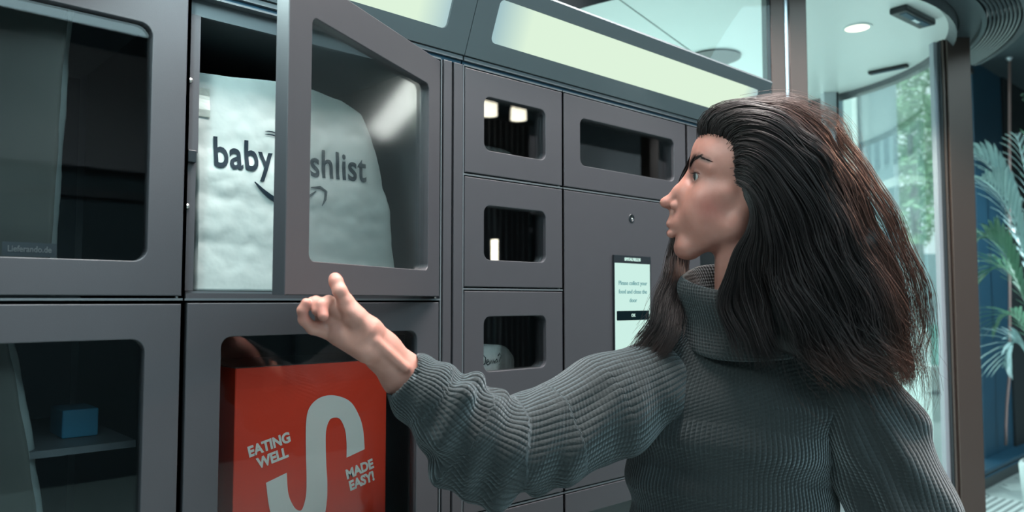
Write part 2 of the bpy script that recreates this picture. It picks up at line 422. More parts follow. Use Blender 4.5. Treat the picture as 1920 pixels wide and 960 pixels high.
# pickup screen
SX0, SX1, SZ0, SZ1 = 1.1903, 1.3103, 1.2830, 1.4910
scr = tag(MB().box((SX0, YD-0.0050, SZ0), (SX1, YD-0.0005, SZ1)).build('touch_screen', M['black'], bevel=0.001),
          'portrait touch screen glowing pale on the grey control panel', 'screen')
screen_m = emis('screen_white', (0.60, 0.86, 0.78), 1.0); screen_k = emis('screen_black', (0.006, 0.016, 0.02), 1.0)
screen_g = emis('screen_grey_text', (0.16, 0.36, 0.37), 1.0)
MB().box((SX0+0.0015, YD-0.0056, SZ0+0.002), (SX1-0.0050, YD-0.0050, SZ1-0.0165)).build('display', screen_m, scr)
cx = (SX0+SX1)/2-0.002
text_mesh('lettering', 'SPITALFIELDS', 0.0088, screen_m, scr, face_m(cx, YD-0.0056, SZ1-0.0085), bold=0.00030)
for i, s in enumerate(('Please collect your', 'food and close the', 'door')):
    text_mesh('lettering', s, 0.0122, screen_g, scr, face_m(cx, YD-0.0062, 1.4340-i*0.0175), bold=0.00005)
MB().prism(rrect(SX0+0.006, 1.3585, SX1-0.010, 1.3780, 0.002), YD-0.0062, YD-0.0056).build('button', screen_k, scr)
text_mesh('lettering', 'OK', 0.0088, screen_m, scr, face_m(cx, YD-0.0066, 1.3683))

# ------------------------------------------------------------------ canopy with lit panels
def canopy(name, label, x0, x1, dx0, dx1, endcap):
    t = base(name, ((x0+x1)/2, YD, 1.80), label, 'light canopy', 'lit canopies over the lockers')
    (ya, za), (yb, zb) = (0.998, 1.8146), (0.948, 1.9375)
    def P(x, u, off=0.0):          # u: 0 bottom edge .. 1 top edge of the sloping face
        n = Vector((0, -(zb-za), -(ya-yb))).normalized()
        return Vector((x, ya+(yb-ya)*u, za+(zb-za)*u)) + n*off
    L = math.hypot(yb-ya, zb-za)
    u0, u1 = (1.8442-za)/(zb-za), (1.9130-za)/(zb-za)
    ip = rrect(dx0, u0*L, dx1, u1*L, 0.010, 6); n = 6; N = len(ip)
    cs = [(x1, L), (x0, L), (x0, 0), (x1, 0)]; op = [cs[i//(n+1)] for i in range(N)]
    vs = [P(x, s/L) for x, s in ip]+[P(x, s/L) for x, s in op]+[P(x, s/L, -0.006) for x, s in ip]
    fs = []
    for i in range(N):
        j = (i+1) % N
        fs.append((i, j, N+j, N+i) if op[i] != op[j] else (i, j, N+i))
        fs.append((i, 2*N+i, 2*N+j, j))
    mb = MB(); mb.add(vs, fs)
    # top, back, underside and ends of the housing
    pr = [(ya, za), (yb, zb), (yb+0.004, zb+0.006), (YD+0.45, zb+0.006), (YD+0.45, za), (ya+0.012, za)]
    q = len(pr)
    vs2 = [(x0, y, z) for y, z in pr]+[(x1, y, z) for y, z in pr]
    fs2 = [(i, i+1, q+i+1, q+i) for i in range(1, q-1)]+[(q-1, 0, q, 2*q-1)]+[tuple(range(q)), tuple(range(2*q-1, q-1, -1))]
    mb.add(vs2, fs2)
    h = mb.build('housing', M['canopy'], t)
    ip2 = rrect(dx0-0.004, u0*L-0.004, dx1+0.004, u1*L+0.004, 0.010, 6)
    o = MB().add([P(x, s/L, -0.004) for x, s in ip2]+[P(x, s/L, -0.008) for x, s in ip2],
             [tuple(range(N)), tuple(range(2*N-1, N-1, -1))]+[(i, i+N, (i+1) % N+N, (i+1) % N) for i in range(N)]).build('lit_panel', diffuser_mat(dx0, dx1), t)
    MB().box((x0+0.001, YD+0.006, 1.8000), (x1-0.001, YD+0.40, 1.8135)).build('shadow_gap_rail', M['blue'], t)
    MB().box((x0+0.001, YD+0.001, 1.8065), (x1-0.001, YD+0.006, 1.8130)).build('drip_rail', M['steel_dark'], t)
    return t
canopy('light_canopy', 'long lit canopy left of the seam, above the open locker door', -0.137, 0.8055, -0.090, 0.7585, False)
canopy('light_canopy', 'long lit canopy right of the seam, above the small lockers and screen', 0.8070, 1.7480, 0.8535, 1.7050, True)

# ------------------------------------------------------------------ contents of the lockers
def crumple(seed, n=9, freq=24):
    rs = np.random.RandomState(seed)
    D_ = rs.randn(n, 3)*freq; ph = rs.rand(n)*6.28; am = rs.rand(n)*0.6+0.4
    def f(p):
        s = 0
        for i in range(n):
            s = s+am[i]*np.abs(np.sin(p @ D_[i]+ph[i]))
        return s/n-0.5
    return f

def paper_bag(name, label, x0, x1, y0, y1, z0, z1, material, amp=0.010, seed=1, toplean=0.0, narrow=(0, 0), topcurve=None, nx=40, nz=50, ny=14, group=None, rz=0.0, gusset=None):
    """gusseted paper bag: grid box whose faces are crumpled; narrow = how far left/right sides lean in at the top"""
    f = crumple(seed); f2 = crumple(seed+50, 14)
    vs = []; fs = []
    ring = []
    for i in range(nx): ring.append((i/nx, 0.0))
    for i in range(ny): ring.append((1.0, i/ny))
    for i in range(nx): ring.append((1-i/nx, 1.0))
    for i in range(ny): ring.append((0.0, 1-i/ny))
    R = len(ring)
    for k in range(nz+1):
        t = k/nz
        for u, v in ring:
            side = math.exp(-((v-0.5)/0.25)**2)*0.016*(1 if u in (0.0, 1.0) else 0)*(0.3+0.7*t)
            xl = x0+narrow[0]*t**1.5+side; xr = x1-narrow[1]*t**1.5-side
            x = xl+(xr-xl)*u
            pinch = 0.30*max(0, t-0.55)/0.45
            y = y0+(y1-y0)*(v*(1-pinch)+0.5*pinch*0.35)+toplean*t*t
            z = z0+(z1-z0)*t
            if topcurve: z = z0+(topcurve(u)-z0)*t
            vs.append((x, y, z))
    P = np.array(vs); d = f(P)*amp*1.6+f2(P*2.3)*amp*0.55
    # push along outward direction from the vertical axis
    c = np.array([(x0+x1)/2, (y0+y1)/2]); u = np.array([r for r in ring]*(nz+1))
    nrm = np.zeros((len(P), 2)); nrm[:, 1] += np.where(u[:, 1] == 0, -1, 0)+np.where(u[:, 1] == 1, 1, 0)
    nrm[:, 0] += np.where(u[:, 0] == 0, -1, 0)+np.where(u[:, 0] == 1, 1, 0)
    ed = np.clip((P[:, 2]-z0)/0.03, 0, 1)
    P[:, 0] += nrm[:, 0]*(d)*ed; P[:, 1] += nrm[:, 1]*(d)*ed
    P[:, 1] = np.maximum(P[:, 1], y0-amp)
    for k in range(nz):
        for i in range(R):
            j = (i+1) % R; fs.append((k*R+i, k*R+j, (k+1)*R+j, (k+1)*R+i))
    fs.append(tuple(range(R)))
    # folded top
    for k in range(nx):
        a = nz*R+k; b = a+1; cc = nz*R+(nx+ny+(nx-k)) % R; dd = nz*R+(nx+ny+(nx-k-1)) % R
        fs.append((a, b, dd, cc))
    o = MB().add([tuple(p) for p in P], fs).build(name, material, None, smooth=True)
    c = Vector(((x0+x1)/2, (y0+y1)/2, z0))
    o.data.transform(Matrix.Translation(-c)); o.location = c; o.rotation_euler.z = rz
    tag(o, label, 'paper bag', group)
    if gusset:                                              # right gusset painted paler as a lit edge
        o.data.materials.append(gusset)
        for p in o.data.polygons:
            if p.index < nz*R and nx <= p.index % R < nx+ny: p.material_index = 1
    return o

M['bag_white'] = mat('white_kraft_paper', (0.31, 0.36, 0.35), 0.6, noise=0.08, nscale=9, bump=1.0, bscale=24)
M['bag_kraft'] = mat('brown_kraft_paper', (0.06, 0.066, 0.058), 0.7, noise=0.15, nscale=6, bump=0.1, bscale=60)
def bagtop(u):   # top line of the white bag, falling to the right
    pts = [(0, 1.712), (0.18, 1.715), (0.42, 1.722), (0.60, 1.722), (0.80, 1.712), (0.92, 1.696), (1.0, 1.655)]
    for (a, za), (b, zb) in zip(pts[:-1], pts[1:]):
        if u <= b: return za+(zb-za)*(u-a)/(b-a)
    return pts[-1][1]
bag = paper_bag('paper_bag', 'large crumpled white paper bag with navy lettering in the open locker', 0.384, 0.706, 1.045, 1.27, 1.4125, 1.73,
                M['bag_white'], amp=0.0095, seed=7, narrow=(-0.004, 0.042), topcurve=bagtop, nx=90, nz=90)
bag['label'] = 'large crumpled white paper bag with navy lettering in the open locker'

def bvh_of(o):
    me = o.data; return BVHTree.FromPolygons([o.matrix_basis @ v.co for v in me.vertices], [tuple(p.vertices) for p in me.polygons])
bpy.context.view_layer.update()
bb = bvh_of(bag)
def drape(o, tree, off=0.0012, dy=-0.2):
    """lay flat print on the crumpled front face"""
    bm = bmesh.new(); bm.from_mesh(o.data)
    for _ in range(3):
        long = [e for e in bm.edges if e.calc_length() > 0.004]
        if long: bmesh.ops.subdivide_edges(bm, edges=long, cuts=1)
    bmesh.ops.triangulate(bm, faces=bm.faces[:])
    for v in bm.verts:
        h = tree.ray_cast(Vector((v.co.x, dy, v.co.z)), Vector((0, 1, 0)))
        if h[0]: v.co.y = h[0].y-off
    bm.to_mesh(o.data); bm.free()
def bagtext(s, x, z, size, rot, **k):
    o = text_mesh('lettering', s, size, M['print'], bag, face_m(x, 1.0, z, rot), depth=0.0, **k)
    drape(o, bb); o.matrix_parent_inverse = bag.matrix_basis.inverted(); return o
bagtext('baby wishlist', 0.5240, 1.6030, 0.0600, math.radians(0.9), bold=0.0011, spacing=1.03, sx=0.765)
# curved arrow under the words
def ribbon(pts, ws):
    L, R = [], []
    for i, p in enumerate(pts):
        t = (Vector(pts[min(i+1, len(pts)-1)])-Vector(pts[max(i-1, 0)])).normalized(); n = Vector((-t.y, t.x))
        L.append((p[0]+n.x*ws[i], p[1]+n.y*ws[i])); R.append((p[0]-n.x*ws[i], p[1]-n.y*ws[i]))
    return L, R
def ribbon_mesh(pts, ws, y):
    L, R = ribbon(pts, ws); n = len(pts)
    return MB().add([(x, y, z) for x, z in L]+[(x, y, z) for x, z in R], [(i, i+1, n+i+1, n+i) for i in range(n-1)])
sm = []
for i in range(19):
    t = i/18; x = 0.462+t*0.096; z = 1.5705-0.0275*math.sin(math.pi*min(1, t*0.93+0.03))**0.9-0.003*t; sm.append((x, z))
ws = [0.0008+0.0032*math.sin(math.pi*(i/18)**0.9)**0.8 for i in range(19)]
sm = [(x, z) for x, z in sm]
for pts, w in ((sm, ws), ([(0.549, 1.5675), (0.565, 1.5695), (0.5745, 1.5640), (0.5730, 1.5515), (0.5680, 1.5415)], [0.0008, 0.0024, 0.0028, 0.0022, 0.0007])):
    o = ribbon_mesh(pts, w, 1.0).build('printed_arrow', M['print'], bag); drape(o, bb); o.matrix_parent_inverse = bag.matrix_basis.inverted()
for dz in (0, 0.0045):
    o = ribbon_mesh([(0.478+i*0.006, 1.643-dz+0.001*math.sin(i)) for i in range(11)], [0.0002]+[0.0009]*9+[0.0003], 1.0).build('printed_line', M['print'], bag)
    drape(o, bb); o.matrix_parent_inverse = bag.matrix_basis.inverted()
# delivery sticker on the top left corner of the bag
st = MB().box((0.3835, 1.0, 1.6500), (0.3990, 1.0, 1.6900)).build('sticker', mat('sticker_paper', (0.52, 0.60, 0.56), 0.6), bag); drape(st, bb, 0.0014); st.matrix_parent_inverse = bag.matrix_basis.inverted()

# orange-red box in the lower locker
YBX = 1.06
M['red'] = mat('orange_red_card', (0.90, 0.050, 0.014), 0.5, noise=0.06, nscale=9, bump=0.05, bscale=60)
box = tag(MB().box((0.4465, YBX, 1.0025), (0.6970, YBX+0.17, 1.3040)).build('cardboard_box', M['red'], bevel=0.0015),
          'orange-red cardboard box with a large white curved S in the lower locker', 'box')
MB().box((0.4480, YBX-0.0006, 1.2745), (0.6955, YBX-0.0001, 1.3030)).build('top_flap', mat('orange_red_card_flap', (0.86, 0.047, 0.013), 0.55), box)
MB().box((0.4470, YBX+0.0005, 1.3040), (0.6965, YBX+0.1690, 1.3050)).build('lid', mat('dark_lid_tape', (0.030, 0.022, 0.022), 0.35), box)
def s_stroke():
    # centre line of the S in pixels of the photograph, with half widths
    outer = [(683,842),(680,805),(672,778),(655,752),(625,741),(598,746),(579,765),(573,795),(573,850),(574,895),(573,928),(567,952),(560,957),(550,949),(540,925),(537,886)]
    inner = [(649,858),(649,830),(646,805),(637,786),(626,783),(617,788),(611,806),(610,830),(611,870),(613,905),(612,940),(606,972),(590,995),(560,1002),(512,975),(498,905)]
    P = [onY(x, y, YBX) for x, y in outer]; Q = [onY(x, y, YBX) for x, y in inner]
    def dense(A, n=6):
        out = []
        for i in range(len(A)-1):
            p0, p1, p2, p3 = A[max(i-1, 0)], A[i], A[i+1], A[min(i+2, len(A)-1)]
            for k in range(n):
                t = k/n; out.append(0.5*((2*p1)+(p2-p0)*t+(2*p0-5*p1+4*p2-p3)*t*t+(3*p1-p0-3*p2+p3)*t**3))
        return out+[A[-1]]
    a, b = dense(P), dense(Q); n = len(a)
    return MB().add([(v.x, YBX-0.0012, v.z) for v in a+b], [(i, i+1, n+i+1, n+i) for i in range(n-1)])
s_stroke().build('printed_letter', M['white_ink'], box)
def boxtext(s, px, py, size, rot, **k):
    p = onY(px, py, YBX)
    return text_mesh('lettering', s, size, M['white_ink'], box, face_m(p.x, YBX-0.0010, p.z, rot), depth=0.0002, **k)
rt = math.radians(13)
boxtext('EATING', 505, 834, 0.0205, rt, bold=0.0009, sx=0.90)
boxtext('WELL', 511, 859, 0.0205, rt, bold=0.0009, sx=0.90)
boxtext('MADE', 674, 880, 0.0205, rt, bold=0.0009, sx=0.90)
boxtext('EASY!', 678, 902, 0.0205, rt, bold=0.0009, sx=0.90)

# dim bags behind the glass of the leftmost column
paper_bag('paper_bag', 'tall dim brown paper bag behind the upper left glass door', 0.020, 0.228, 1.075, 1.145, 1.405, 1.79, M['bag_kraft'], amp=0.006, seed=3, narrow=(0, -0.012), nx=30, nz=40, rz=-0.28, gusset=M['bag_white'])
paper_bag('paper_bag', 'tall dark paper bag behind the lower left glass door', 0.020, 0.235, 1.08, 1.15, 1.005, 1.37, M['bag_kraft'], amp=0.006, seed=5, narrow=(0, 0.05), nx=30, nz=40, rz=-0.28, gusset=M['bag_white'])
bl = tag(MB().box((0.258, 1.17, 1.2145), (0.302, 1.24, 1.252)).build('blue_carton', mat('blue_card', (0.02, 0.16, 0.26), 0.5), bevel=0.002), 'small blue carton beside the bag in the lower left locker', 'carton')
tag(MB().box((0.17, 1.10, 1.205), (0.33, 1.40, 1.214)).build('wire_shelf', M['steel_dark']), 'thin dark shelf inside the lower left locker', 'shelf')
lb = MB().box((0.160, 1.0250, 1.4500), (0.214, 1.0254, 1.4660)).build('sticker', mat('dim_label', (0.05, 0.06, 0.07), 0.6)); tag(lb, 'small printed label low on the brown bag, upper left locker', 'label')
text_mesh('lettering', 'Lieferando.de', 0.0100, mat('faint_ink', (0.22, 0.22, 0.22), 0.6), lb, face_m(0.187, 1.0247, 1.4580), bold=0.0002, sx=0.8)

# small white paper parcel with handwriting, third small locker
def lump(name, label, c, r, material, seed, cat='parcel', amp=0.18):
    bm = bmesh.new(); bmesh.ops.create_icosphere(bm, subdivisions=4, radius=1.0)
    f = crumple(seed, 8)
    for v in bm.verts:
        p = v.co.copy(); q = np.array([p.x, p.y, p.z])*0.12
        s = 1+amp*float(f(q[None])[0]) 
        e = 0.55
        p = Vector([math.copysign(abs(c_)**e, c_) for c_ in p])*s
        v.co = Vector((p.x*r[0], p.y*r[1], p.z*r[2]))
    me = bpy.data.meshes.new(name); bm.to_mesh(me); bm.free(); me.materials.append(material)
    me.polygons.foreach_set('use_smooth', [True]*len(me.polygons))
    o = bpy.data.objects.new(name, me); COL.objects.link(o); o.location = c; tag(o, label, cat); return o
pc = lump('wrapped_parcel', 'white paper parcel with black handwriting in the third small locker', (0.900, 1.070, 1.2755), (0.062, 0.045, 0.0450), mat('bright_parcel_paper', (0.85, 0.85, 0.80), 0.6, noise=0.08, nscale=20), 11)
bpy.context.view_layer.update(); bp_ = bvh_of(pc)
def scrawl(strokes, x0, z0, s):
    for st_ in strokes:
        pts = [(x0+a*s, z0+b*s) for a, b in st_]
        o = ribbon_mesh(pts, [0.0011]*len(pts), 1.0).build('handwriting', M['print'], pc); drape(o, bp_, 0.0008)
        o.matrix_parent_inverse = pc.matrix_basis.inverted()
scrawl([[(0.3, 2.0), (0.1, 0.1)], [(-0.2, 1.9), (0.6, 2.1), (1.2, 1.4), (1.0, 0.5), (0.0, 0.0)],
        [(1.3, 0.6), (1.8, 0.8), (1.7, 1.1), (1.4, 1.0), (1.3, 0.5), (1.6, 0.2), (2.0, 0.4)],
        [(2.0, 0.4), (2.1, 1.0), (2.2, 0.4), (2.5, 1.0), (2.6, 0.4), (2.9, 1.0), (3.0, 0.4)],
        [(3.0, 0.5), (3.5, 1.1), (3.2, 0.4), (3.8, 0.7), (3.6, 1.1), (3.4, 0.9)],
        [(3.9, 1.6), (4.4, 2.0), (4.7, 1.6), (4.2, 0.9), (4.2, 0.6)], [(4.1, 0.2), (4.15, 0.1)]], 0.866, 1.2840, 0.0105)
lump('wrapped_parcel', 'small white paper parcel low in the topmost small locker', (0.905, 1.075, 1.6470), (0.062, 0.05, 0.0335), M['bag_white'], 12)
bt = empty('drinks_bottle', (0.895, 1.10, 1.4205), 'clear drinks bottle standing in the second small locker', 'bottle')
MB().lathe([(0.0001, 0), (0.030, 0), (0.032, 0.01), (0.032, 0.075), (0.022, 0.095), (0.012, 0.105), (0.012, 0.112), (0.0001, 0.112)], n=28).build('bottle_body', mat('bottle_plastic', (0.25, 0.33, 0.33), 0.15), bt, smooth=True)
MB().lathe([(0.0001, 0.112), (0.0145, 0.112), (0.0145, 0.124), (0.0001, 0.124)], n=20).build('cap', M['white_panel'], bt)
# ------------------------------------------------------------------ revolving door
RZ = 2.40; RR = 0.90
rd_ = base('revolving_door', (DC[0], DC[1], 0), 'round revolving door with white ceiling disc, curved glass and bronze posts', 'revolving door')
R_ = math.radians
MB().lathe([(0.10, RZ), (RR, RZ), (RR, RZ+0.05), (0.10, RZ+0.05)], DC, 96).build('ceiling_disc', M['white_panel'], rd_)
MB().lathe([(RR-0.004, RZ-0.0), (RR+0.022, RZ-0.03), (RR+0.03, RZ+0.05), (RR-0.004, RZ+0.05)], DC, 96).build('rim_band', M['steel_dark'], rd_, smooth=False)
MB().lathe([(0.0001, RZ-0.006), (0.108, RZ-0.006), (0.108, RZ+0.02), (0.0001, RZ+0.02)], (2.72, 1.735), 40).build('hub_plate', M['steel'], rd_)
# joint between the two ceiling halves, a thin recessed line
p0, p1 = onZ(1160, -2, RZ), onZ(1298, 98, RZ)
dj = (p1-p0).normalized(); nj = Vector((-dj.y, dj.x, 0))
MB().add([p0+nj*0.0016-Vector((0,0,.0012)), p1+nj*0.0016-Vector((0,0,.0012)), p1-nj*0.0016-Vector((0,0,.0012)), p0-nj*0.0016-Vector((0,0,.0012)),
          p0+nj*0.0016, p1+nj*0.0016, p1-nj*0.0016, p0-nj*0.0016], [(0,1,2,3),(4,7,6,5),(0,4,5,1),(1,5,6,2),(2,6,7,3),(3,7,4,0)]).build('panel_joint', M['joint'], rd_)
# canopy ring outside the drum with concentric grooves
a0, a1 = R_(196), R_(316)
ring = MB().lathe([(RR+0.03, RZ+0.006), (RR+0.10, RZ+0.006), (RR+0.10, RZ-0.012), (RR+0.115, RZ-0.012), (RR+0.115, RZ+0.30), (RR+0.03, RZ+0.30)], DC, 48, a0, a1).build('ring_soffit', M['ring'], rd_)
for k in range(8):
    r = RR+0.122+k*0.0125
    MB().lathe([(r, RZ-0.010), (r+0.004, RZ-0.014), (r+0.0085, RZ-0.010), (r+0.0085, RZ+0.03), (r, RZ+0.03)], DC, 48, a0, a1).build('ring_groove', M['ring'], rd_)
MB().lathe([(RR+0.222, RZ-0.016), (RR+0.248, RZ-0.010), (RR+0.252, RZ+0.45), (RR+0.222, RZ+0.45)], DC, 48, a0, a1).build('ring_edge', M['steel_dark'], rd_)
MB().lathe([(RR-0.01, RZ+0.05), (RR+0.02, RZ+0.05), (RR+0.02, RZ+0.45), (RR-0.01, RZ+0.45)], DC, 64).build('drum_fascia', M['steel_dark'], rd_)
# curved glass
def cglass(s, e): return MB().lathe([(RR+0.004, 0.02), (RR+0.012, 0.02), (RR+0.012, RZ), (RR+0.004, RZ)], DC, 48, R_(s), R_(e)).build('curved_glass', M['clear'], rd_, smooth='auto')
cglass(132, 228); cglass(-52, 50)
MB().lathe([(0.0001, 0.001), (RR, 0.001), (RR, 0.004), (0.0001, 0.004)], DC, 48).build('bounce_mat', M['plank'], rd_)  # pale floor disc added to bounce light onto the drum ceiling
MB().lathe([(RR-0.02, 0), (RR+0.03, 0), (RR+0.03, 0.10), (RR-0.02, 0.10)], DC, 48, R_(-52), R_(50)).build('base_ring', M['chrome'], rd_, smooth='auto')
def radial_box(name, ang, r0, r1, w, m, z0=0.0, z1=RZ, off=0.0):
    a = R_(ang); c, s = math.cos(a), math.sin(a)
    P = []
    for z in (z0, z1):
        for r, t in ((r0, -w/2), (r1, -w/2), (r1, w/2), (r0, w/2)):
            t += off; P.append((DC[0]+r*c-t*s, DC[1]+r*s+t*c, z))
    return MB().add(P, [(0,3,2,1),(4,5,6,7),(0,1,5,4),(1,2,6,5),(2,3,7,6),(3,0,4,7)]).build(name, m, rd_, bevel=0.003)
# tall upright profiles, set where they stand: each is (pixel left, pixel right at mid height, depth)
def upright(name, pxa, pxb, z, th, m, z0=0.0, z1=RZ+0.01, top=None, py=200):
    a, b = at(pxa, py, z), at(pxb, py, z); a.z = b.z = 0; d = (b-a).normalized(); n = Vector((-d.y, d.x, 0))
    P = [a, b, b+n*th, a+n*th]
    return MB().add([(p.x, p.y, z0) for p in P]+[(p.x, p.y, z1) for p in P], [(0,3,2,1),(4,5,6,7),(0,1,5,4),(1,2,6,5),(2,3,7,6),(3,0,4,7)]).build(name, m, rd_, bevel=0.002)
upright('post', 1448, 1474, 2.33, 0.05, M['bronze'], z1=3.3)
upright('post', 1483, 1516, 2.33, 0.06, M['bronze'], z1=3.3)
upright('post_edge', 1441, 1448, 2.335, 0.05, M['black'], z1=3.3)
upright('rod', 1474, 1483, 2.34, 0.012, M['chrome'], z1=3.3)
upright('post', 1779, 1823, 2.93, 0.07, M['bronze'])
upright('seal', 1766, 1771, 2.95, 0.04, M['black']); upright('seal', 1774, 1779, 2.95, 0.04, M['black'])
upright('stile', 1771, 1774, 2.94, 0.03, M['bronze'])
upright('door_stile', 1753, 1765.5, 2.97, 0.03, mat('satin_aluminium', (0.30, 0.33, 0.37), 0.45, 0.2))
# far stiles of the drum, on the street side
upright('stile', 1545, 1569, 3.70, 0.04, M['chrome'])
upright('stile', 1521, 1544, 3.85, 0.04, M['steel_dark'])
upright('stile', 1569, 1573, 3.70, 0.04, M['black'])
# downlight in the drum ceiling
dl = base('downlight', (2.811, 1.186, RZ), 'small round lit downlight in the white drum ceiling', 'ceiling light')
MB().lathe([(0.042, RZ-0.003), (0.052, RZ-0.003), (0.052, RZ+0.004), (0.042, RZ+0.004)], (2.811, 1.186), 32).build('trim_ring', M['white_panel'], dl)
MB().lathe([(0.0001, RZ-0.0015), (0.043, RZ-0.0015), (0.043, RZ+0.001), (0.0001, RZ+0.001)], (2.811, 1.186), 32).build('lamp_glass', emis('downlight_glow', (1.0, 0.95, 0.74), 2.2), dl)
ld = bpy.data.lights.new('downlight_beam', 'SPOT'); ld.energy = 60; ld.spot_size = R_(110); ld.spot_blend = 0.6; ld.shadow_soft_size = 0.04; ld.color = (1, 0.93, 0.8)
lo = bpy.data.objects.new('downlight_beam', ld); COL.objects.link(lo); lo.location = (2.811, 1.186, RZ-0.02)
# motion sensors on the drum ceiling
def sensor(name, label, pa, pb, w, h, lens):
    a, b = onZ(*pa, RZ-0.012), onZ(*pb, RZ-0.012); c = (a+b)/2; L = (b-a).length/2; ang = math.atan2((b-a).y, (b-a).x)
    t = empty(name, (c.x, c.y, RZ), label, 'sensor', rz=ang)
    MB().box((-L, -w, -h), (L, w, 0)).build('sensor_body', M['black'], t, bevel=0.006)
    MB().box((-L*0.82, -w*0.62, -h-0.002), (L*0.82, w*0.15, -h)).build('sensor_cover', M['blue'], t, bevel=0.001)
    if lens: MB().box((-L*0.10, -w*0.40, -h-0.0045), (L*0.28, w*0.02, -h-0.002)).build('lens', M['chrome'], t)
sensor('motion_sensor', 'black motion sensor with small lens, right of the downlight', (1683, 18), (1739, 46), 0.030, 0.022, True)
sensor('motion_sensor', 'slim dark sensor bar near the far rim of the drum ceiling', (1629, 140), (1703, 125), 0.017, 0.014, False)

# ------------------------------------------------------------------ hanging cord and potted palm in the window corner
hc = base('hanging_cord', (at(1893, 105, 6.2).x, at(1893, 105, 6.2).y, 0.3), 'thin pinkish hanging cord with small pale finial before the dark curtain', 'cord')
c0 = [at(1893, y, 6.2) for y in (100, 200, 300, 400, 520, 640, 700, 730, 760, 800, 835)]
for i in range(6, 11): c0[i] = c0[i]+RT*(-0.012*(i-6) if i < 9 else -0.03)
MB().tube(c0, 0.011, 8).build('cord_line', mat('pink_cord', (0.30, 0.20, 0.19), 0.6), hc, smooth=True)
fz = at(1892, 107, 6.2)
MB().lathe([(0.0001, fz.z-0.05), (0.02, fz.z-0.02), (0.032, fz.z), (0.02, fz.z+0.02), (0.0001, fz.z+0.05)], (fz.x, fz.y), 14).build('finial', M['chrome'], hc, smooth=True)

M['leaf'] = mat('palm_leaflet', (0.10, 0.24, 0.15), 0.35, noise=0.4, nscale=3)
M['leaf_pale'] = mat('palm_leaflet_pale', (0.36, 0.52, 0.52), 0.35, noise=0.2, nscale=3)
pc_ = at(1988, 830, 4.5)
pl = base('potted_palm', (pc_.x, pc_.y, 0), 'arching feathery palm in a pale pot at the right edge', 'plant')
MB().lathe([(0.0001, 0), (0.15, 0), (0.19, 0.12), (0.21, 0.42), (0.20, 0.44), (0.185, 0.44), (0.18, 0.39), (0.0001, 0.39)], (pc_.x, pc_.y), 32).build('pot', M['white_panel'], pl, smooth=True)
MB().lathe([(0.0001, 0.38), (0.181, 0.38), (0.181, 0.395), (0.0001, 0.395)], (pc_.x, pc_.y), 24).build('soil', M['black'], pl)
rng = random.Random(8)
def frond(tip, mid, zt, zm, m, nl=26, ll=0.30, base_=(1985, 640)):
    """arching rachis from the crown, leaflets on both sides"""
    b = at(*base_, 4.5); b = Vector((pc_.x, pc_.y, 0.42)); c1 = at(*mid, zm); t = at(*tip, zt)
    pts = []
    for i in range(21):
        u = i/20; pts.append(b*(1-u)**2+c1*2*u*(1-u)+t*u*u)
    st_ = MB().tube(pts, [0.007*(1-0.7*i/20) for i in range(21)], 6).build('frond', m, pl, smooth=True)
    mb = MB()
    nl = int(nl*0.68); ll *= 1.35
    for i in range(nl):
        u = 0.42+0.58*i/nl; k = int(u*20); p = pts[k]+(pts[min(k+1, 20)]-pts[k])*(u*20-k)
        tg = (pts[min(k+1, 20)]-pts[max(k-1, 0)]).normalized()
        for sgn in (-1, 1):
            side = tg.cross(Vector((0, 0, 1))).normalized()*sgn
            L = ll*math.sin(math.pi*(0.15+0.8*(u-0.42)/0.58))*rng.uniform(0.85, 1.1)
            dr = (tg*1.05+side*0.55+Vector((0, 0, 0.22))).normalized()
            w = dr.cross(Vector((0, 0, 1))).normalized()*0.011
            q = [p+dr*(L*s)+Vector((0, 0, -0.35*L*s*s)) for s in (0, 0.35, 0.7, 1.0)]
            ww = [0.45, 1.0, 0.8, 0.05]; vs = []
            for a, b_ in zip(q, ww): vs += [a-w*b_+Vector((0, 0, .003)), a, a+w*b_+Vector((0, 0, .003))]
            mb.add(vs, [(r*3+c, r*3+c+1, r*3+c+4, r*3+c+3) for r in range(3) for c in range(2)])
    mb.build('leaflets', m, pl)
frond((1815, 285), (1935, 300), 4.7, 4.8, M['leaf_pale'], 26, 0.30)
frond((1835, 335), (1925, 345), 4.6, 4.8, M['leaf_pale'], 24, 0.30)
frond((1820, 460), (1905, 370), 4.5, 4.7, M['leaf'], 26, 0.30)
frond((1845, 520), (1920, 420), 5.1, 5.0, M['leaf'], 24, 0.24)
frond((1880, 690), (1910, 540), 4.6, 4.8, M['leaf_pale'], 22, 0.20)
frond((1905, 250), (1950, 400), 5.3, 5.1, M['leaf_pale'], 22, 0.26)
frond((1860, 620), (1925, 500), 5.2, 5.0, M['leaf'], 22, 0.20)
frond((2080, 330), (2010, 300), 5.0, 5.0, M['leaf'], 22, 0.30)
frond((1930, 180), (1960, 300), 4.8, 4.8, M['leaf'], 22, 0.26)

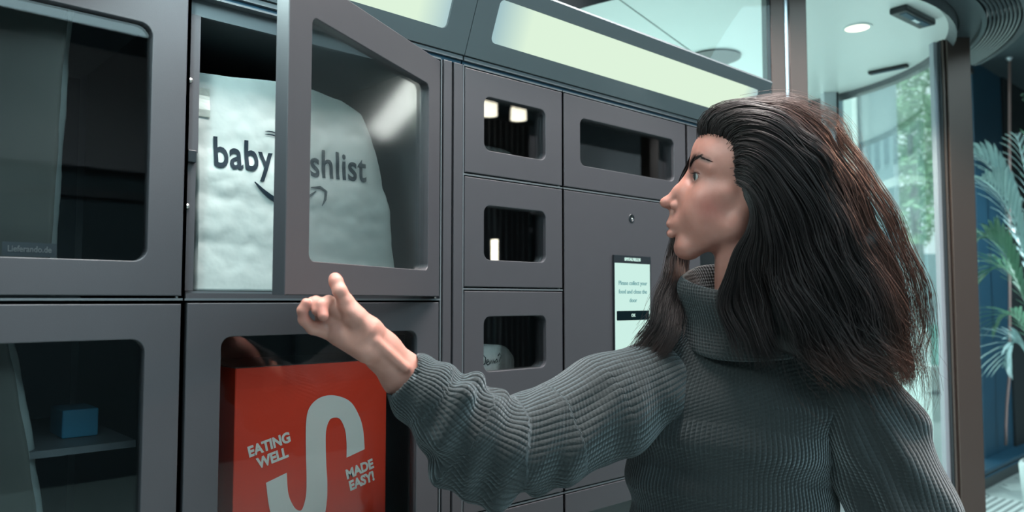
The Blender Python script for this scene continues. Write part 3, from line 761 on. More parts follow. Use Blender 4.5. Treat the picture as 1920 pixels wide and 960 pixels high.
# ------------------------------------------------------------------ outdoors
M['facade'] = mat('pale_facade', (0.20, 0.29, 0.31), 0.6, noise=0.05, nscale=2)
M['facade_dark'] = mat('blue_grey_facade', (0.045, 0.085, 0.11), 0.6)
M['pave'] = mat('pale_pavement', (0.62, 0.72, 0.69), 0.8, noise=0.06, nscale=3)
M['foliage'] = mat('pale_green_foliage', (0.24, 0.42, 0.25), 0.7, noise=0.35, nscale=2.5)
M['bark'] = mat('grey_bark', (0.16, 0.18, 0.16), 0.8)
gr = MB().box((-10, YF+0.25, -0.10), (60, 60, -0.01)).build('pavement', M['pave']); struct(gr)
def slab(mb, pa, pb, z, th, y0, y1):
    """upright wall piece spanning two pixel columns at a depth, from height y0 to y1"""
    a, b = at(pa, 560, z), at(pb, 560, z); d = (b-a); d.z = 0; d.normalize(); n = Vector((-d.y, d.x, 0))
    P = [a, b, b+n*th, a+n*th]
    return mb.add([(p.x, p.y, y0) for p in P]+[(p.x, p.y, y1) for p in P], [(0,3,2,1),(4,5,6,7),(0,1,5,4),(1,2,6,5),(2,3,7,6),(3,0,4,7)])
b1 = at(1640, 560, 11.5)
fb = base('building', (b1.x, b1.y, 0), 'pale glass office front beyond the revolving door, left of the trees', 'building')
slab(MB(), 1626, 1692, 11.6, 0.5, -0.01, 9).build('wall', M['facade'], fb)
for i in range(6):
    x = 1634+i*10.5; slab(MB(), x, x+1.2, 11.5, 0.1, 0, 2.35).build('mullion', M['facade_dark'], fb)
slab(MB(), 1622, 1692, 11.45, 0.12, 2.35, 2.42).build('rail', M['facade_dark'], fb)
slab(MB(), 1607, 1616, 11.2, 0.3, 0, 9).build('column', M['pave'], fb)
slab(MB(), 1616, 1623, 11.2, 0.3, 0, 9).build('pilaster', M['facade'], fb)
slab(MB(), 1623, 1626, 11.1, 0.3, 0, 9).build('drainpipe', M['facade_dark'], fb)
b2 = at(1580, 560, 16.0)
fd = base('building', (b2.x, b2.y, 0), 'dark blue-grey building front seen just right of the hair top', 'building')
slab(MB(), 1500, 1607, 16.0, 0.5, -0.01, 10).build('wall', M['facade_dark'], fd)
slab(MB(), 1500, 1607, 15.9, 0.1, 2.3, 2.45).build('ledge', M['black'], fd)
b3 = at(1900, 560, 30)
fe = base('building', (b3.x, b3.y, 0), 'far pale building wall glimpsed behind the street trees', 'building')
slab(MB(), 1600, 2100, 30, 2.0, -0.01, 3.2).build('wall', M['facade'], fe)
fg = base('building', (-1.0, 17.0, -0.01), 'long grey-green terrace across the street, hidden behind the lockers', 'building')
MB().box((-16, 17.0, -0.01), (10.5, 18.0, 9)).build('wall', M['facade'], fg)
for r in range(2):
    for i in range(13):
        x = -14.5+i*1.9; MB().box((x, 16.94, 1.0+r*3.6), (x+1.1, 17.0, 3.2+r*3.6)).build('window', M['facade_dark'], fg)
MB().box((-16, 16.8, 4.0), (10.5, 17.0, 4.2)).build('ledge', M['pave'], fg)
def tree(label, px, z, h, rad, seed, n=2600):
    p = at(px, 560, z); r = random.Random(seed)
    t = base('street_tree', (p.x, p.y, -0.01), label, 'tree', 'street trees outside the glass')
    MB().tube([(p.x, p.y, -0.02), (p.x+.05, p.y, h*0.35), (p.x-.05, p.y+.05, h*0.7)], [0.14, 0.11, 0.05], 8).build('trunk', M['bark'], t, smooth=True)
    vs = []; fs = []
    blobs = [(Vector((r.uniform(-1, 1)*rad*0.65, r.uniform(-1, 1)*rad*0.65, h*r.uniform(0.42, 0.98))), rad*r.uniform(0.35, 0.6)) for _ in range(16)]
    for i in range(n):
        c, rr_ = r.choice(blobs); v = Vector((r.gauss(0, 1), r.gauss(0, 1), r.gauss(0, 1))).normalized()*rr_*r.uniform(0.6, 1.0)
        q = Vector((p.x, p.y, 0))+c+v; s = r.uniform(0.05, 0.11)
        a = Vector((r.gauss(0, 1), r.gauss(0, 1), r.gauss(0, 1))).normalized(); b = a.orthogonal().normalized()
        o = len(vs); vs += [q-a*s, q-b*s*0.6, q+a*s, q+b*s*0.6]; fs.append((o, o+1, o+2, o+3))
    o = MB().add(vs, fs).build('foliage', M['foliage'], t); o['kind'] = 'stuff'
tree('leafy pale green street tree just right of the office front', 1722, 14.5, 6.5, 1.2, 1)
tree('leafy street tree close to the bronze door post', 1770, 18.5, 7.5, 1.6, 2)
tree('distant street tree seen in the narrow gap left of the blue column', 1835, 24.0, 7.5, 1.8, 3)
bx = at(1742, 560, 9.0)
pb = base('street_planter', (bx.x, bx.y, -0.01), 'pale square planter box on the pavement beyond the door', 'planter')
slab(MB(), 1722, 1768, 9.0, 0.6, -0.01, 0.62).build('planter_box', M['pave'], pb)
slab(MB(), 1730, 1760, 8.98, 0.02, 0.30, 0.34).build('planter_band', M['facade_dark'], pb)
for px, c, lb in ((1728, (0.55, 0.62, 0.60), 'short pale street bollard left of the planter'), (1748, (0.10, 0.35, 0.30), 'green street bollard right of the planter')):
    q = at(px, 560, 10.4 if px < 1740 else 11.8)
    tag(MB().lathe([(0.0001, -0.01), (0.09, -0.01), (0.09, 0.95), (0.06, 1.02), (0.0001, 1.03)], (q.x, q.y), 18).build('bollard', mat('bollard_paint', c, 0.5), None, smooth=True), lb, 'bollard')

# ------------------------------------------------------------------ the lobby behind the camera (seen mirrored in the locker glass)
def mirror(px, py, Y):
    """point seen reflected in the locker glass at a pixel, at distance Y behind the wall plane"""
    h = onY(px, py, YD); d = h-CAM; k = (YD-Y)/d.y; return Vector((h.x+d.x*k, Y, h.z+d.z*k))
shade_m = emis('lamp_shade_glow', (1.0, 0.93, 0.72), 9.0)
for i, (px, py, yy) in enumerate(((921, 196, -2.6), (976, 205, -2.6))):
    p = mirror(px, py, yy)
    t = base('pendant_lamp', (p.x, p.y, p.z), ('glowing drum pendant lamp mirrored in the top small window, left one', 'glowing drum pendant lamp mirrored in the top small window, right one')[i], 'lamp', 'pendant lamps mirrored in the small window')
    MB().lathe([(0.060, p.z-0.085), (0.066, p.z-0.085), (0.060, p.z+0.085), (0.054, p.z+0.085)], (p.x, p.y), 28).build('lamp_shade', shade_m, t, smooth=True)
    MB().lathe([(0.0001, p.z-0.078), (0.061, p.z-0.078), (0.061, p.z-0.074), (0.0001, p.z-0.074)], (p.x, p.y), 28).build('diffuser', shade_m, t)
    MB().tube([(p.x, p.y, p.z+0.06), (p.x, p.y, ZC)], 0.004, 6).build('cord', M['black'], t)
q = mirror(931, 472, -2.2)
t = base('wall_lamp', (q.x, q.y, 0), 'slim upright lit tube lamp mirrored in the second small window', 'lamp')
MB().tube([(q.x, q.y, 0), (q.x, q.y, q.z-0.09)], 0.012, 8).build('stand', M['black'], t)
MB().tube([(q.x, q.y, q.z-0.09), (q.x, q.y, q.z+0.09)], 0.026, 14).build('tube', shade_m, t, smooth=True)
# slatted screen
s0, s1 = mirror(905, 300, -3.0), mirror(990, 300, -3.0)
t = base('slatted_screen', ((s0.x+s1.x)/2, -3.0, 0), 'dark slatted screen mirrored in the small locker windows', 'screen')
nsl = 9
for i in range(nsl):
    x = s0.x+(s1.x-s0.x)*i/(nsl-1); MB().box((x-0.012, -3.03, 0), (x+0.012, -2.97, 3.0)).build('slat', M['steel'], t)
MB().box((s0.x-0.05, -3.05, 2.98), (s1.x+0.05, -2.95, 3.04)).build('head_rail', M['black'], t)
# tall pale column mirrored in the wide window and open door
c0_ = mirror(1215, 270, -2.8)
tag(MB().box((c0_.x-0.07, -2.82, 0), (c0_.x+0.07, -2.7, ZC)).build('lobby_column', M['bronze']), 'brown fluted column mirrored in the wide locker window', 'column')
tag(MB().box((c0_.x+0.11, -4.5, 0), (c0_.x+2.4, -4.4, ZC)).build('partition', mat('grey_partition', (0.20, 0.21, 0.22), 0.6)), 'grey partition wall mirrored right of the brown column', 'partition')
tag(MB().box((c0_.x-3.0, -4.5, 0), (c0_.x-0.4, -4.4, 2.5)).build('partition', mat('dark_grey_partition', (0.10, 0.12, 0.13), 0.6)), 'dark grey partition wall mirrored left of the brown column', 'partition')
# ------------------------------------------------------------------ sculpting by distance fields (numpy surface nets)
def smin(a, b, k): 
    h = np.clip(0.5+0.5*(b-a)/k, 0, 1); return b+(a-b)*h-k*h*(1-h)
def smax(a, b, k): return -smin(-a, -b, k)
def f3(*v): return np.array(v, np.float32)
def ell(p, c, r):
    q = (p-f3(*c)); r = f3(*r); k0 = np.sqrt(((q/r)**2).sum(-1)); k1 = np.sqrt(((q/(r*r))**2).sum(-1))+1e-9
    return k0*(k0-1)/k1
def cap(p, a, b, ra, rb):
    a = f3(*a); b = f3(*b); ba = b-a; q = p-a; h = np.clip((q@ba)/(ba@ba), 0, 1)
    return np.sqrt(((q-h[..., None]*ba)**2).sum(-1))-(ra+(rb-ra)*h)
def chain(p, pts, rs, k):
    d = None
    for i in range(len(pts)-1):
        e = cap(p, pts[i], pts[i+1], rs[i], rs[i+1]); d = e if d is None else smin(d, e, k)
    return d
def nets(fn, lo, hi, h):
    lo = np.array(lo, np.float32); n = np.ceil((np.array(hi)-lo)/h).astype(int)+1
    ax = [lo[i]+h*np.arange(n[i], dtype=np.float32) for i in range(3)]
    F = np.empty(tuple(n), np.float32)
    for i in range(n[0]):                                   # slabs keep the memory small
        Y, Z = np.meshgrid(ax[1], ax[2], indexing='ij'); P = np.stack([np.full_like(Y, ax[0][i]), Y, Z], -1)
        F[i] = fn(P)
    S = F < 0
    A = [S[i:n[0]-1+i, j:n[1]-1+j, k:n[2]-1+k] for i in (0, 1) for j in (0, 1) for k in (0, 1)]
    cnt = sum(a.astype(np.int8) for a in A); act = (cnt > 0) & (cnt < 8)
    idx = -np.ones(act.shape, np.int64); I = np.argwhere(act); idx[tuple(I.T)] = np.arange(len(I))
    acc = np.zeros((len(I), 3)); w = np.zeros(len(I))
    cs = [(i, j, k) for i in (0, 1) for j in (0, 1) for k in (0, 1)]
    for a in range(8):
        for b in range(a+1, 8):
            da = np.array(cs[b])-np.array(cs[a])
            if np.abs(da).sum() != 1: continue
            fa = F[tuple((I+cs[a]).T)]; fb = F[tuple((I+cs[b]).T)]; m = (fa < 0) != (fb < 0)
            t = np.where(m, fa/(fa-fb+1e-12), 0)
            acc += m[:, None]*(np.array(cs[a])+t[:, None]*da); w += m
    V = lo+h*(I+acc/w[:, None])
    Q = []
    for ax_ in range(3):
        sl0 = [slice(1, n[d]-1) for d in range(3)]; sl1 = list(sl0); sl0[ax_] = slice(0, n[ax_]-1); sl1[ax_] = slice(1, n[ax_])
        s0 = S[tuple(sl0)]; s1 = S[tuple(sl1)]; E = np.argwhere(s0 != s1)
        sg = s0[tuple(E.T)]; off = np.array([1, 1, 1]); off[ax_] = 0; E = E+off
        u, v = [(1, 2), (2, 0), (0, 1)][ax_]
        du = np.zeros(3, int); du[u] = 1; dv = np.zeros(3, int); dv[v] = 1
        q = np.stack([idx[tuple((E-a_).T)] for a_ in (0*du, du, du+dv, dv)], 1)
        q[~sg] = q[~sg][:, ::-1]; Q.append(q)
    return V, np.concatenate(Q)
def np_mesh(name, V, Q, material, parent=None, attrs=None):
    me = bpy.data.meshes.new(name); n = len(V); m = len(Q)
    me.vertices.add(n); me.vertices.foreach_set('co', np.asarray(V, np.float32).ravel())
    me.loops.add(m*4); me.loops.foreach_set('vertex_index', np.asarray(Q, np.int32).ravel())
    me.polygons.add(m); me.polygons.foreach_set('loop_start', np.arange(0, 4*m, 4, dtype=np.int32))
    me.update(calc_edges=True); me.validate()
    me.polygons.foreach_set('use_smooth', [True]*len(me.polygons)); me.materials.append(material)
    for k, val in (attrs or {}).items():
        if val.ndim == 1:
            a = me.attributes.new(k, 'FLOAT', 'POINT'); a.data.foreach_set('value', val.astype(np.float32))
        else:
            a = me.attributes.new(k, 'FLOAT_VECTOR', 'POINT'); a.data.foreach_set('vector', val.astype(np.float32).ravel())
    o = bpy.data.objects.new(name, me); COL.objects.link(o)
    if parent: adopt(o, parent)
    return o

# ------------------------------------------------------------------ the woman: local frame of her head
# local coordinates (x, y, c): x to the back of her head, y down, c to her left side; one unit = 0.722 mm
HZ = 1.04
HO = at(1400, 350, HZ); _v = (HO-CAM).normalized()
HX = (RT-_v*RT.dot(_v)).normalized(); HC = -_v; HY = HC.cross(HX).normalized()
if HY.dot(UP) > 0: HY = -HY
HS = HZ/FPX
_MH = np.array([[*(HX*0.955)], [*HY], [*HC]])
def Hn(P): return np.array(HO)+HS*((np.asarray(P, float)-np.array([1400, 350, 0])) @ _MH)
def H(x, y, c): return Vector(Hn([[x, y, c]])[0])
def toH(v):
    d = (Vector(v)-HO)/HS; return (1400+d.dot(HX)/0.955, 350+d.dot(HY), d.dot(HC))

def sdf_head(p):
    x, y, c = p[..., 0], p[..., 1], p[..., 2]
    pm = np.stack([x, y, np.abs(c)], -1)                    # mirrored half
    d = ell(p, (1420, 308, 0), (106, 96, 90))
    d = smin(d, ell(p, (1372, 297, 0), (81, 72, 76)), 18)
    d = smin(d, ell(p, (1362, 382, 0), (82, 92, 68)), 22)
    d = smin(d, ell(p, (1320, 398, 0), (52, 50, 46)), 22)
    d = smin(d, ell(p, (1293, 421, 0), (37, 36, 33)), 14)    # muzzle
    d = smin(d, cap(pm, (1284, 467, 0), (1289, 465, 13), 22, 20), 14)     # chin
    d = smin(d, cap(pm, (1298, 462, 14), (1382, 422, 54), 21, 18), 24)     # jaw
    d = smin(d, cap(pm, (1382, 422, 54), (1408, 372, 66), 17, 14), 26)
    d = smin(d, cap(pm, (1322, 366, 44), (1366, 362, 62), 16, 12), 26)     # cheek bone
    d = smin(d, ell(pm, (1330, 404, 36), (38, 40, 26)), 24)
    d = smin(d, cap(pm, (1303, 306, 8), (1316, 302, 42), 9, 8), 12)        # brow
    d = smin(d, cap(pm, (1316, 302, 42), (1336, 316, 60), 8, 7), 12)
    d = smax(d, -ell(pm, (1292, 333, 31), (16, 14, 20)), 9)                # eye hollow
    d = smin(d, cap(p, (1303, 318, 0), (1270, 360, 0), 11, 12), 13)
    d = smin(d, ell(pm, (1286, 368, 13), (17, 26, 13)), 12)        # nose
    d = smin(d, cap(p, (1270, 360, 0), (1251, 379, 0), 12, 11.5), 8)
    d = smin(d, ell(p, (1246, 380.5, 0), (14, 11, 12)), 6)
    d = smin(d, ell(pm, (1266, 386, 12.5), (11.5, 9.5, 7.5)), 4)
    d = smin(d, ell(p, (1262, 393, 0), (13, 6, 4)), 4)
    d = smax(d, -ell(pm, (1259, 396, 8.2), (7.5, 4.5, 3.6)), 1.5)
    # mouth
    d = smin(d, ell(p, (1277, 421, 0), (28, 20, 24)), 9)
    d = smin(d, cap(pm, (1259, 402, 0), (1257, 415, 3), 6.5, 7.5), 6)
    up_ = smin(cap(pm, (1253, 423, 0), (1254, 421, 6), 7.2, 7.2), cap(pm, (1254, 421, 6), (1277, 429, 24), 7.2, 3.0), 3)
    lo_ = smin(cap(pm, (1255, 440, 0), (1257, 440, 8), 8.6, 8.2), cap(pm, (1257, 440, 8), (1277, 432, 23), 8.2, 3.2), 3)
    d = smin(d, up_, 2.6); d = smin(d, lo_, 2.6)
    d = smax(d, -cap(pm, (1246, 430.5, 0), (1276, 431, 25), 1.3, 0.8), 1.6)
    d = smax(d, -ell(p, (1249, 456, 0), (9, 5, 18)), 7)
    d = smax(d, -cap(p, (1247, 404, 0), (1248, 415, 0), 2.4, 2.8), 3)
    # lids
    lid = ell(pm, (1318, 331, 32), (19.6, 19.6, 19.6))
    lid = smax(lid, -ell(pm, (1301, 331.5, 34), (14.5, 7.6, 18)), 1.2)
    d = smin(d, lid, 2.5)
    d = smax(d, -ell(pm, (1318, 331, 32), (16.4, 16.4, 16.4)), 0.8) if False else d
    d = smax(d, -ell(pm, (1299, 331.5, 34), (14.5, 7.2, 17.5)), 1.2)
    # ear
    ear = ell(pm, (1424, 352, 88), (17, 34, 9)); ear = smax(ear, -ell(pm, (1420, 350, 97), (9, 20, 8)), 4)
    ear = smin(ear, ell(pm, (1413, 383, 86), (9, 11, 6)), 5)
    ear = smin(ear, ell(pm, (1410, 360, 86), (6, 8, 7)), 4)
    d = smin(d, ear, 4)
    # neck
    nk = cap(p, (1400, 400, 0), (1412, 640, 0), 60, 66)
    nk = smin(nk, cap(pm, (1425, 400, 58), (1358, 590, 16), 13, 14), 14)
    d = smin(d, nk, 16)
    d = smax(d, y-645, 3)
    return d

def skin_mat():
    m = bpy.data.materials.new('skin'); m.use_nodes = True; nt = m.node_tree; b = nt.nodes['Principled BSDF']
    a = nt.nodes.new('ShaderNodeAttribute'); a.attribute_name = 'tint'
    tc = nt.nodes.new('ShaderNodeTexCoord'); n = nt.nodes.new('ShaderNodeTexNoise'); n.inputs['Scale'].default_value = 55; n.inputs['Detail'].default_value = 6
    nt.links.new(tc.outputs['Object'], n.inputs['Vector'])
    mx = nt.nodes.new('ShaderNodeMix'); mx.data_type = 'RGBA'; mx.blend_type = 'MULTIPLY'; mx.inputs[0].default_value = 1
    cr = nt.nodes.new('ShaderNodeValToRGB'); cr.color_ramp.elements[0].color = (0.86, 0.80, 0.78, 1); cr.color_ramp.elements[0].position = 0.3
    cr.color_ramp.elements[1].color = (1.0, 1.0, 1.0, 1); cr.color_ramp.elements[1].position = 0.7
    nt.links.new(n.outputs[0], cr.inputs[0]); nt.links.new(a.outputs['Vector'], mx.inputs[6]); nt.links.new(cr.outputs[0], mx.inputs[7])
    nt.links.new(mx.outputs[2], b.inputs['Base Color']); b.inputs['Roughness'].default_value = 0.50; b.inputs['Specular IOR Level'].default_value = 0.45
    b.inputs['Subsurface Weight'].default_value = 0.18; b.inputs['Subsurface Radius'].default_value = (0.9, 0.35, 0.2); b.inputs['Subsurface Scale'].default_value = 0.006
    n2 = nt.nodes.new('ShaderNodeTexNoise'); n2.inputs['Scale'].default_value = 900; nt.links.new(tc.outputs['Object'], n2.inputs['Vector'])
    bp = nt.nodes.new('ShaderNodeBump'); bp.inputs['Strength'].default_value = 0.12; bp.inputs['Distance'].default_value = 0.001
    nt.links.new(n2.outputs[0], bp.inputs['Height']); nt.links.new(bp.outputs[0], b.inputs['Normal'])
    return m
M['skin'] = skin_mat()
SKIN = np.array([0.44, 0.200, 0.158])

HV, HQ = nets(sdf_head, (1226, 190, -118), (1548, 650, 118), 1.9)
def mixc(col, tgt, w): return col*(1-w[:, None])+np.array(tgt)*w[:, None]
def head_tint(V):
    x, y, c = V.T; col = np.tile(SKIN, (len(V), 1)); am = np.abs(c)
    pm = np.stack([x, y, am], -1)
    lip = np.minimum(cap(pm, (1251, 421, 0), (1277, 430, 24), 9.0, 3.2), cap(pm, (1251, 441, 0), (1277, 432, 23), 9.6, 3.4))
    col = mixc(col, (0.22, 0.062, 0.066), np.clip((0.6-lip)/1.6, 0, 1)*(x < 1280))
    ck = np.exp(-(((x-1335)/26)**2+((y-388)/22)**2+((am-58)/30)**2)); col = mixc(col, (0.40, 0.115, 0.095), ck*0.7)
    ns = np.exp(-(((x-1250)/14)**2+((y-384)/10)**2)); col = mixc(col, (0.44, 0.17, 0.13), ns*0.5)
    ey = np.exp(-(((x-1304)/16)**2+((y-331)/15)**2+((am-34)/22)**2)); col = mixc(col, (0.24, 0.10, 0.085), ey*0.60)
    la = ell(pm, (1301, 331.5, 34), (15.6, 8.6, 19.2)); col = mixc(col, (0.03, 0.012, 0.012), np.clip((1.3-np.abs(la))/1.2, 0, 1)*(y < 334)*0.95)
    br = chain(pm, [(1292, 310, 14), (1302, 298, 34), (1313, 295, 46), (1332, 303, 62)], [3.4, 4.2, 3.6, 1.2], 1.0)
    col = mixc(col, (0.035, 0.016, 0.013), np.clip((7.5-br)/5.5, 0, 1)*0.88*(x < 1340))
    return col

woman = base('woman', (HO.x, HO.y, 0.0), 'woman in grey knitted turtleneck, dark hair blown back, reaching for the locker door', 'person')
woman.name = 'person'; WORLD_PARENTS.add('person')

# ---- right forearm and hand
def A(px, py, z): return tuple(at(px, py, z))
Z0 = 0.875
FA = [A(742, 690, Z0+0.03), A(712, 655, Z0+0.015), A(690, 628, Z0+0.005)]
def sdf_hand(p):
    m = 0.001
    d = chain(p, [A(830, 770, Z0+0.07), A(757, 704, Z0+0.04), A(716, 658, Z0+0.02), A(694, 632, Z0+0.008)], [0.034, 0.0255, 0.0215, 0.0200], 0.01)
    # palm: fan from the wrist to the knuckles
    mcp = dict(i=A(640, 584, 0.868), m=A(622, 590, 0.876), r=A(611, 601, 0.880), l=A(609, 615, 0.876))
    for k, w in (('i', (690, 618)), ('m', (690, 628)), ('r', (688, 638)), ('l', (688, 650))):
        d = smin(d, cap(p, A(*w, Z0+0.004), mcp[k], 0.0125, 0.0105), 0.010)
    d = smin(d, cap(p, A(688, 655, Z0-0.004), A(640, 628, Z0-0.002), 0.0150, 0.0120), 0.010)   # heel of the hand
    d = smin(d, cap(p, A(686, 618, Z0-0.006), A(658, 590, Z0-0.014), 0.0165, 0.0130), 0.008)   # ball of the thumb
    d = smax(d, -cap(p, A(664, 622, Z0-0.030), A(634, 600, Z0-0.024), 0.0090, 0.0100), 0.010)   # hollow of the palm
    # thumb
    th = chain(p, [A(664, 592, Z0-0.012), A(649, 567, Z0-0.016), A(637, 545, Z0-0.020), A(630, 528, Z0-0.016), A(628, 522, Z0-0.014)],
               [0.0125, 0.0088, 0.0076, 0.0074, 0.0066], 0.004)
    d = smin(d, th, 0.005)
    def finger(pts, rs): return chain(p, [A(*q) for q in pts], rs, 0.0025)
    # index, middle, ring curl up behind the door edge and back towards the palm; little finger makes the open loop
    fi = finger([(640, 584, .868), (616, 567, .862), (603, 572, .848), (606, 592, .842)], [.0098, .0078, .0070, .0060])
    fm = finger([(622, 590, .876), (604, 571, .870), (592, 567, .854), (594, 582, .846)], [.0100, .0078, .0070, .0058])
    fr_ = finger([(611, 601, .880), (598, 580, .880), (586, 568, .868), (580, 572, .852)], [.0092, .0074, .0066, .0058])
    fl_ = finger([(612, 620, .872), (586, 615, .860), (570, 600, .850), (567, 582, .846), (574, 568, .846)], [.0092, .0072, .0062, .0058, .0054])
    for f in (fi, fm, fr_, fl_): d = smin(d, f, 0.0026)
    # tendons and wrist crease
    d = smin(d, cap(p, A(705, 640, Z0-0.012), A(760, 690, Z0+0.012), 0.0040, 0.0050), 0.006)
    d = smax(d, -cap(p, A(672, 652, Z0-0.030), A(700, 612, Z0-0.024), 0.0065, 0.0065), 0.004) if False else d
    return d
def bounds(pts, pad):
    a = np.array(pts); return a.min(0)-pad, a.max(0)+pad
lo_b, hi_b = bounds([A(830, 770, Z0+0.07), A(830, 700, Z0+0.07), A(830, 800, Z0+0.0), A(600, 560, .84), A(560, 560, .86), A(770, 730, .90), A(628, 510, .86), A(690, 680, .88), A(800, 745, .93)], 0.02)
AV, AQ = nets(sdf_hand, lo_b, hi_b, 0.0013)
acol = np.tile(SKIN*np.array([1.15, 1.2, 1.2]), (len(AV), 1))
tip = np.zeros(len(AV))
for q, r_ in ((A(629, 524, .861), .012), (A(622, 571, .838), .010), (A(608, 577, .838), .010), (A(597, 584, .838), .010), (A(580, 573, .842), .011), (A(575, 590, .846), .010)):
    tip = np.maximum(tip, np.exp(-((AV-np.array(q))**2).sum(1)/r_**2))
acol = mixc(acol, (0.48, 0.15, 0.12), tip*0.6)
# ---- hidden body under the clothes (coarse), so that the figure is one whole
def sdf_body(p):   # head units
    d = cap(p, (1414, 560, 0), (1410, 640, -10), 58, 66)
    d = smin(d, ell(p, (1402, 820, -20), (165, 215, 92)), 60)
    d = smin(d, cap(p, (1290, 700, -20), (1540, 705, -20), 52, 55), 40)
    d = smin(d, ell(p, (1402, 1120, -20), (150, 180, 92)), 70)
    d = smin(d, chain(p, [(1575, 722, -12), (1655, 835, 0), (1700, 940, 12), (1738, 1080, 40), (1700, 1240, 90)], [48, 46, 42, 36, 30], 20), 24)
    d = smin(d, cap(p, (1345, 1250, -20), (1330, 1500, -10), 95, 85), 40)
    d = smin(d, cap(p, (1455, 1250, -20), (1475, 1500, -10), 95, 85), 40)
    return d
BV, BQ = nets(sdf_body, (1180, 540, -170), (1800, 1600, 150), 9.0)
elb = [A(1225, 725, 1.07), A(965, 835, 0.975), A(835, 775, Z0+0.065)]
def sdf_arm(p): return chain(p, elb, [0.042, 0.036, 0.030], 0.02)
l2, h2 = bounds(elb, 0.07); CV, CQ = nets(sdf_arm, l2, h2, 0.006)
allV = [Hn(HV), AV, Hn(BV), CV]; offs = np.cumsum([0]+[len(v) for v in allV])[:-1]
flip = lambda q: q
# orientation: the head frame may be mirrored, so make outward facing consistently
det = np.linalg.det(_MH)
qs = [HQ if det > 0 else HQ[:, ::-1], AQ, BQ if det > 0 else BQ[:, ::-1], CQ]
body = np_mesh('body', np.concatenate(allV), np.concatenate([q+o for q, o in zip(qs, offs)]), M['skin'], woman,
               {'tint': np.concatenate([head_tint(HV), acol, np.tile(SKIN, (len(BV)+len(CV), 1))])})

# ---- eyes, lashes, thumbnail
def uv_sphere(c, r, m, name, parent, front=None):
    bm = bmesh.new(); bmesh.ops.create_uvsphere(bm, u_segments=32, v_segments=24, radius=r)
    q = Vector(front).to_track_quat('Z', 'Y').to_matrix().to_4x4(); bm.transform(Matrix.Translation(c) @ q)
    me = bpy.data.meshes.new(name); bm.to_mesh(me); bm.free(); me.materials.append(m)
    me.polygons.foreach_set('use_smooth', [True]*len(me.polygons)); o = bpy.data.objects.new(name, me); COL.objects.link(o); adopt(o, parent); return o
eye_m = mat('eye_white', (0.34, 0.34, 0.33), 0.12, coat=0.6); iris_m = mat('iris_grey_green', (0.016, 0.019, 0.016), 0.1, coat=1.0); pup_m = mat('pupil', (0.003, 0.003, 0.003), 0.08, coat=1.0)
for sg in (1, -1):
    c = H(1317.5, 331, 32*sg); gz = ((H(1217, 331, 32*sg+38)-c)).normalized()
    ev = uv_sphere(c, 17.6*HS, eye_m, 'eyeball', body, gz)
    for nm, mm, aa, rr_ in (('iris', iris_m, 27, 17.9), ('pupil', pup_m, 11, 18.1)):
        rows = [(0.0, 0.0)]+[(a, 0) for a in np.linspace(aa*0.2, aa, 5)]
        vs = [c+gz*rr_*HS]; fs = []; u = gz.orthogonal().normalized(); w = gz.cross(u)
        for a, _ in rows[1:]:
            for k in range(24):
                t = 2*math.pi*k/24; vs.append(c+(gz*math.cos(R_(a))+(u*math.cos(t)+w*math.sin(t))*math.sin(R_(a)))*rr_*HS)
        for k in range(24): fs.append((0, 1+k, 1+(k+1) % 24))
        for r in range(4):
            for k in range(24): fs.append((1+r*24+k, 1+r*24+(k+1) % 24, 1+(r+1)*24+(k+1) % 24, 1+(r+1)*24+k))
        MB().add(vs, fs).build(nm, mm, body, smooth=True)
M['hair_dark'] = mat('brow_hair', (0.010, 0.007, 0.007), 0.8, spec=0.1)
hb = BVHTree.FromPolygons([Vector(v) for v in Hn(HV)], [tuple(q) for q in HQ])
def onface(x, y, lift=0.6):
    o = H(x, y, 140); h = hb.ray_cast(o, -HC); return (h[0]+HC*lift*HS) if h[0] else H(x, y, 60)
mb = MB(); rng = random.Random(2)
for i in range(9):
    u = i/8; a = H(1300.5+u*15, 326.5-3.0*math.sin(u*2.6)+u*3.5, 43+u*6)
    b = a+(H(-9+u*3, -5.5-1.5*u, 5)-H(0, 0, 0)); c_ = (a+b)/2+(H(0, 2.0, 0)-H(0, 0, 0)); mb.tube([a, c_, b], [0.00035, 0.0003, 0.0001], 4)
mb.build('eyelashes', M['hair_dark'], body)
mb = MB()
for i in range(110):
    u = rng.random(); px = [1291, 1300, 1311, 1331]; py = [312, 300, 295.5, 303]; t = u*3; k = min(2, int(t)); f = t-k
    x = px[k]+(px[k+1]-px[k])*f; y = py[k]+(py[k+1]-py[k])*f+rng.uniform(-1, 1)*(3.6*(1-u)+0.8)
    dx, dy = px[k+1]-px[k], py[k+1]-py[k]; L = math.hypot(dx, dy); dx, dy = dx/L*9, dy/L*9-2.0*(1-u)
    a, b = onface(x, y, 0.3), onface(x+dx*0.5, y+dy*0.5, 1.2); e = onface(x+dx, y+dy, 1.0)
    mb.tube([a, b, e], [0.00028, 0.00024, 0.0001], 3)
o = mb.build('eyebrow', M['hair_dark'], body); o['kind'] = 'stuff'

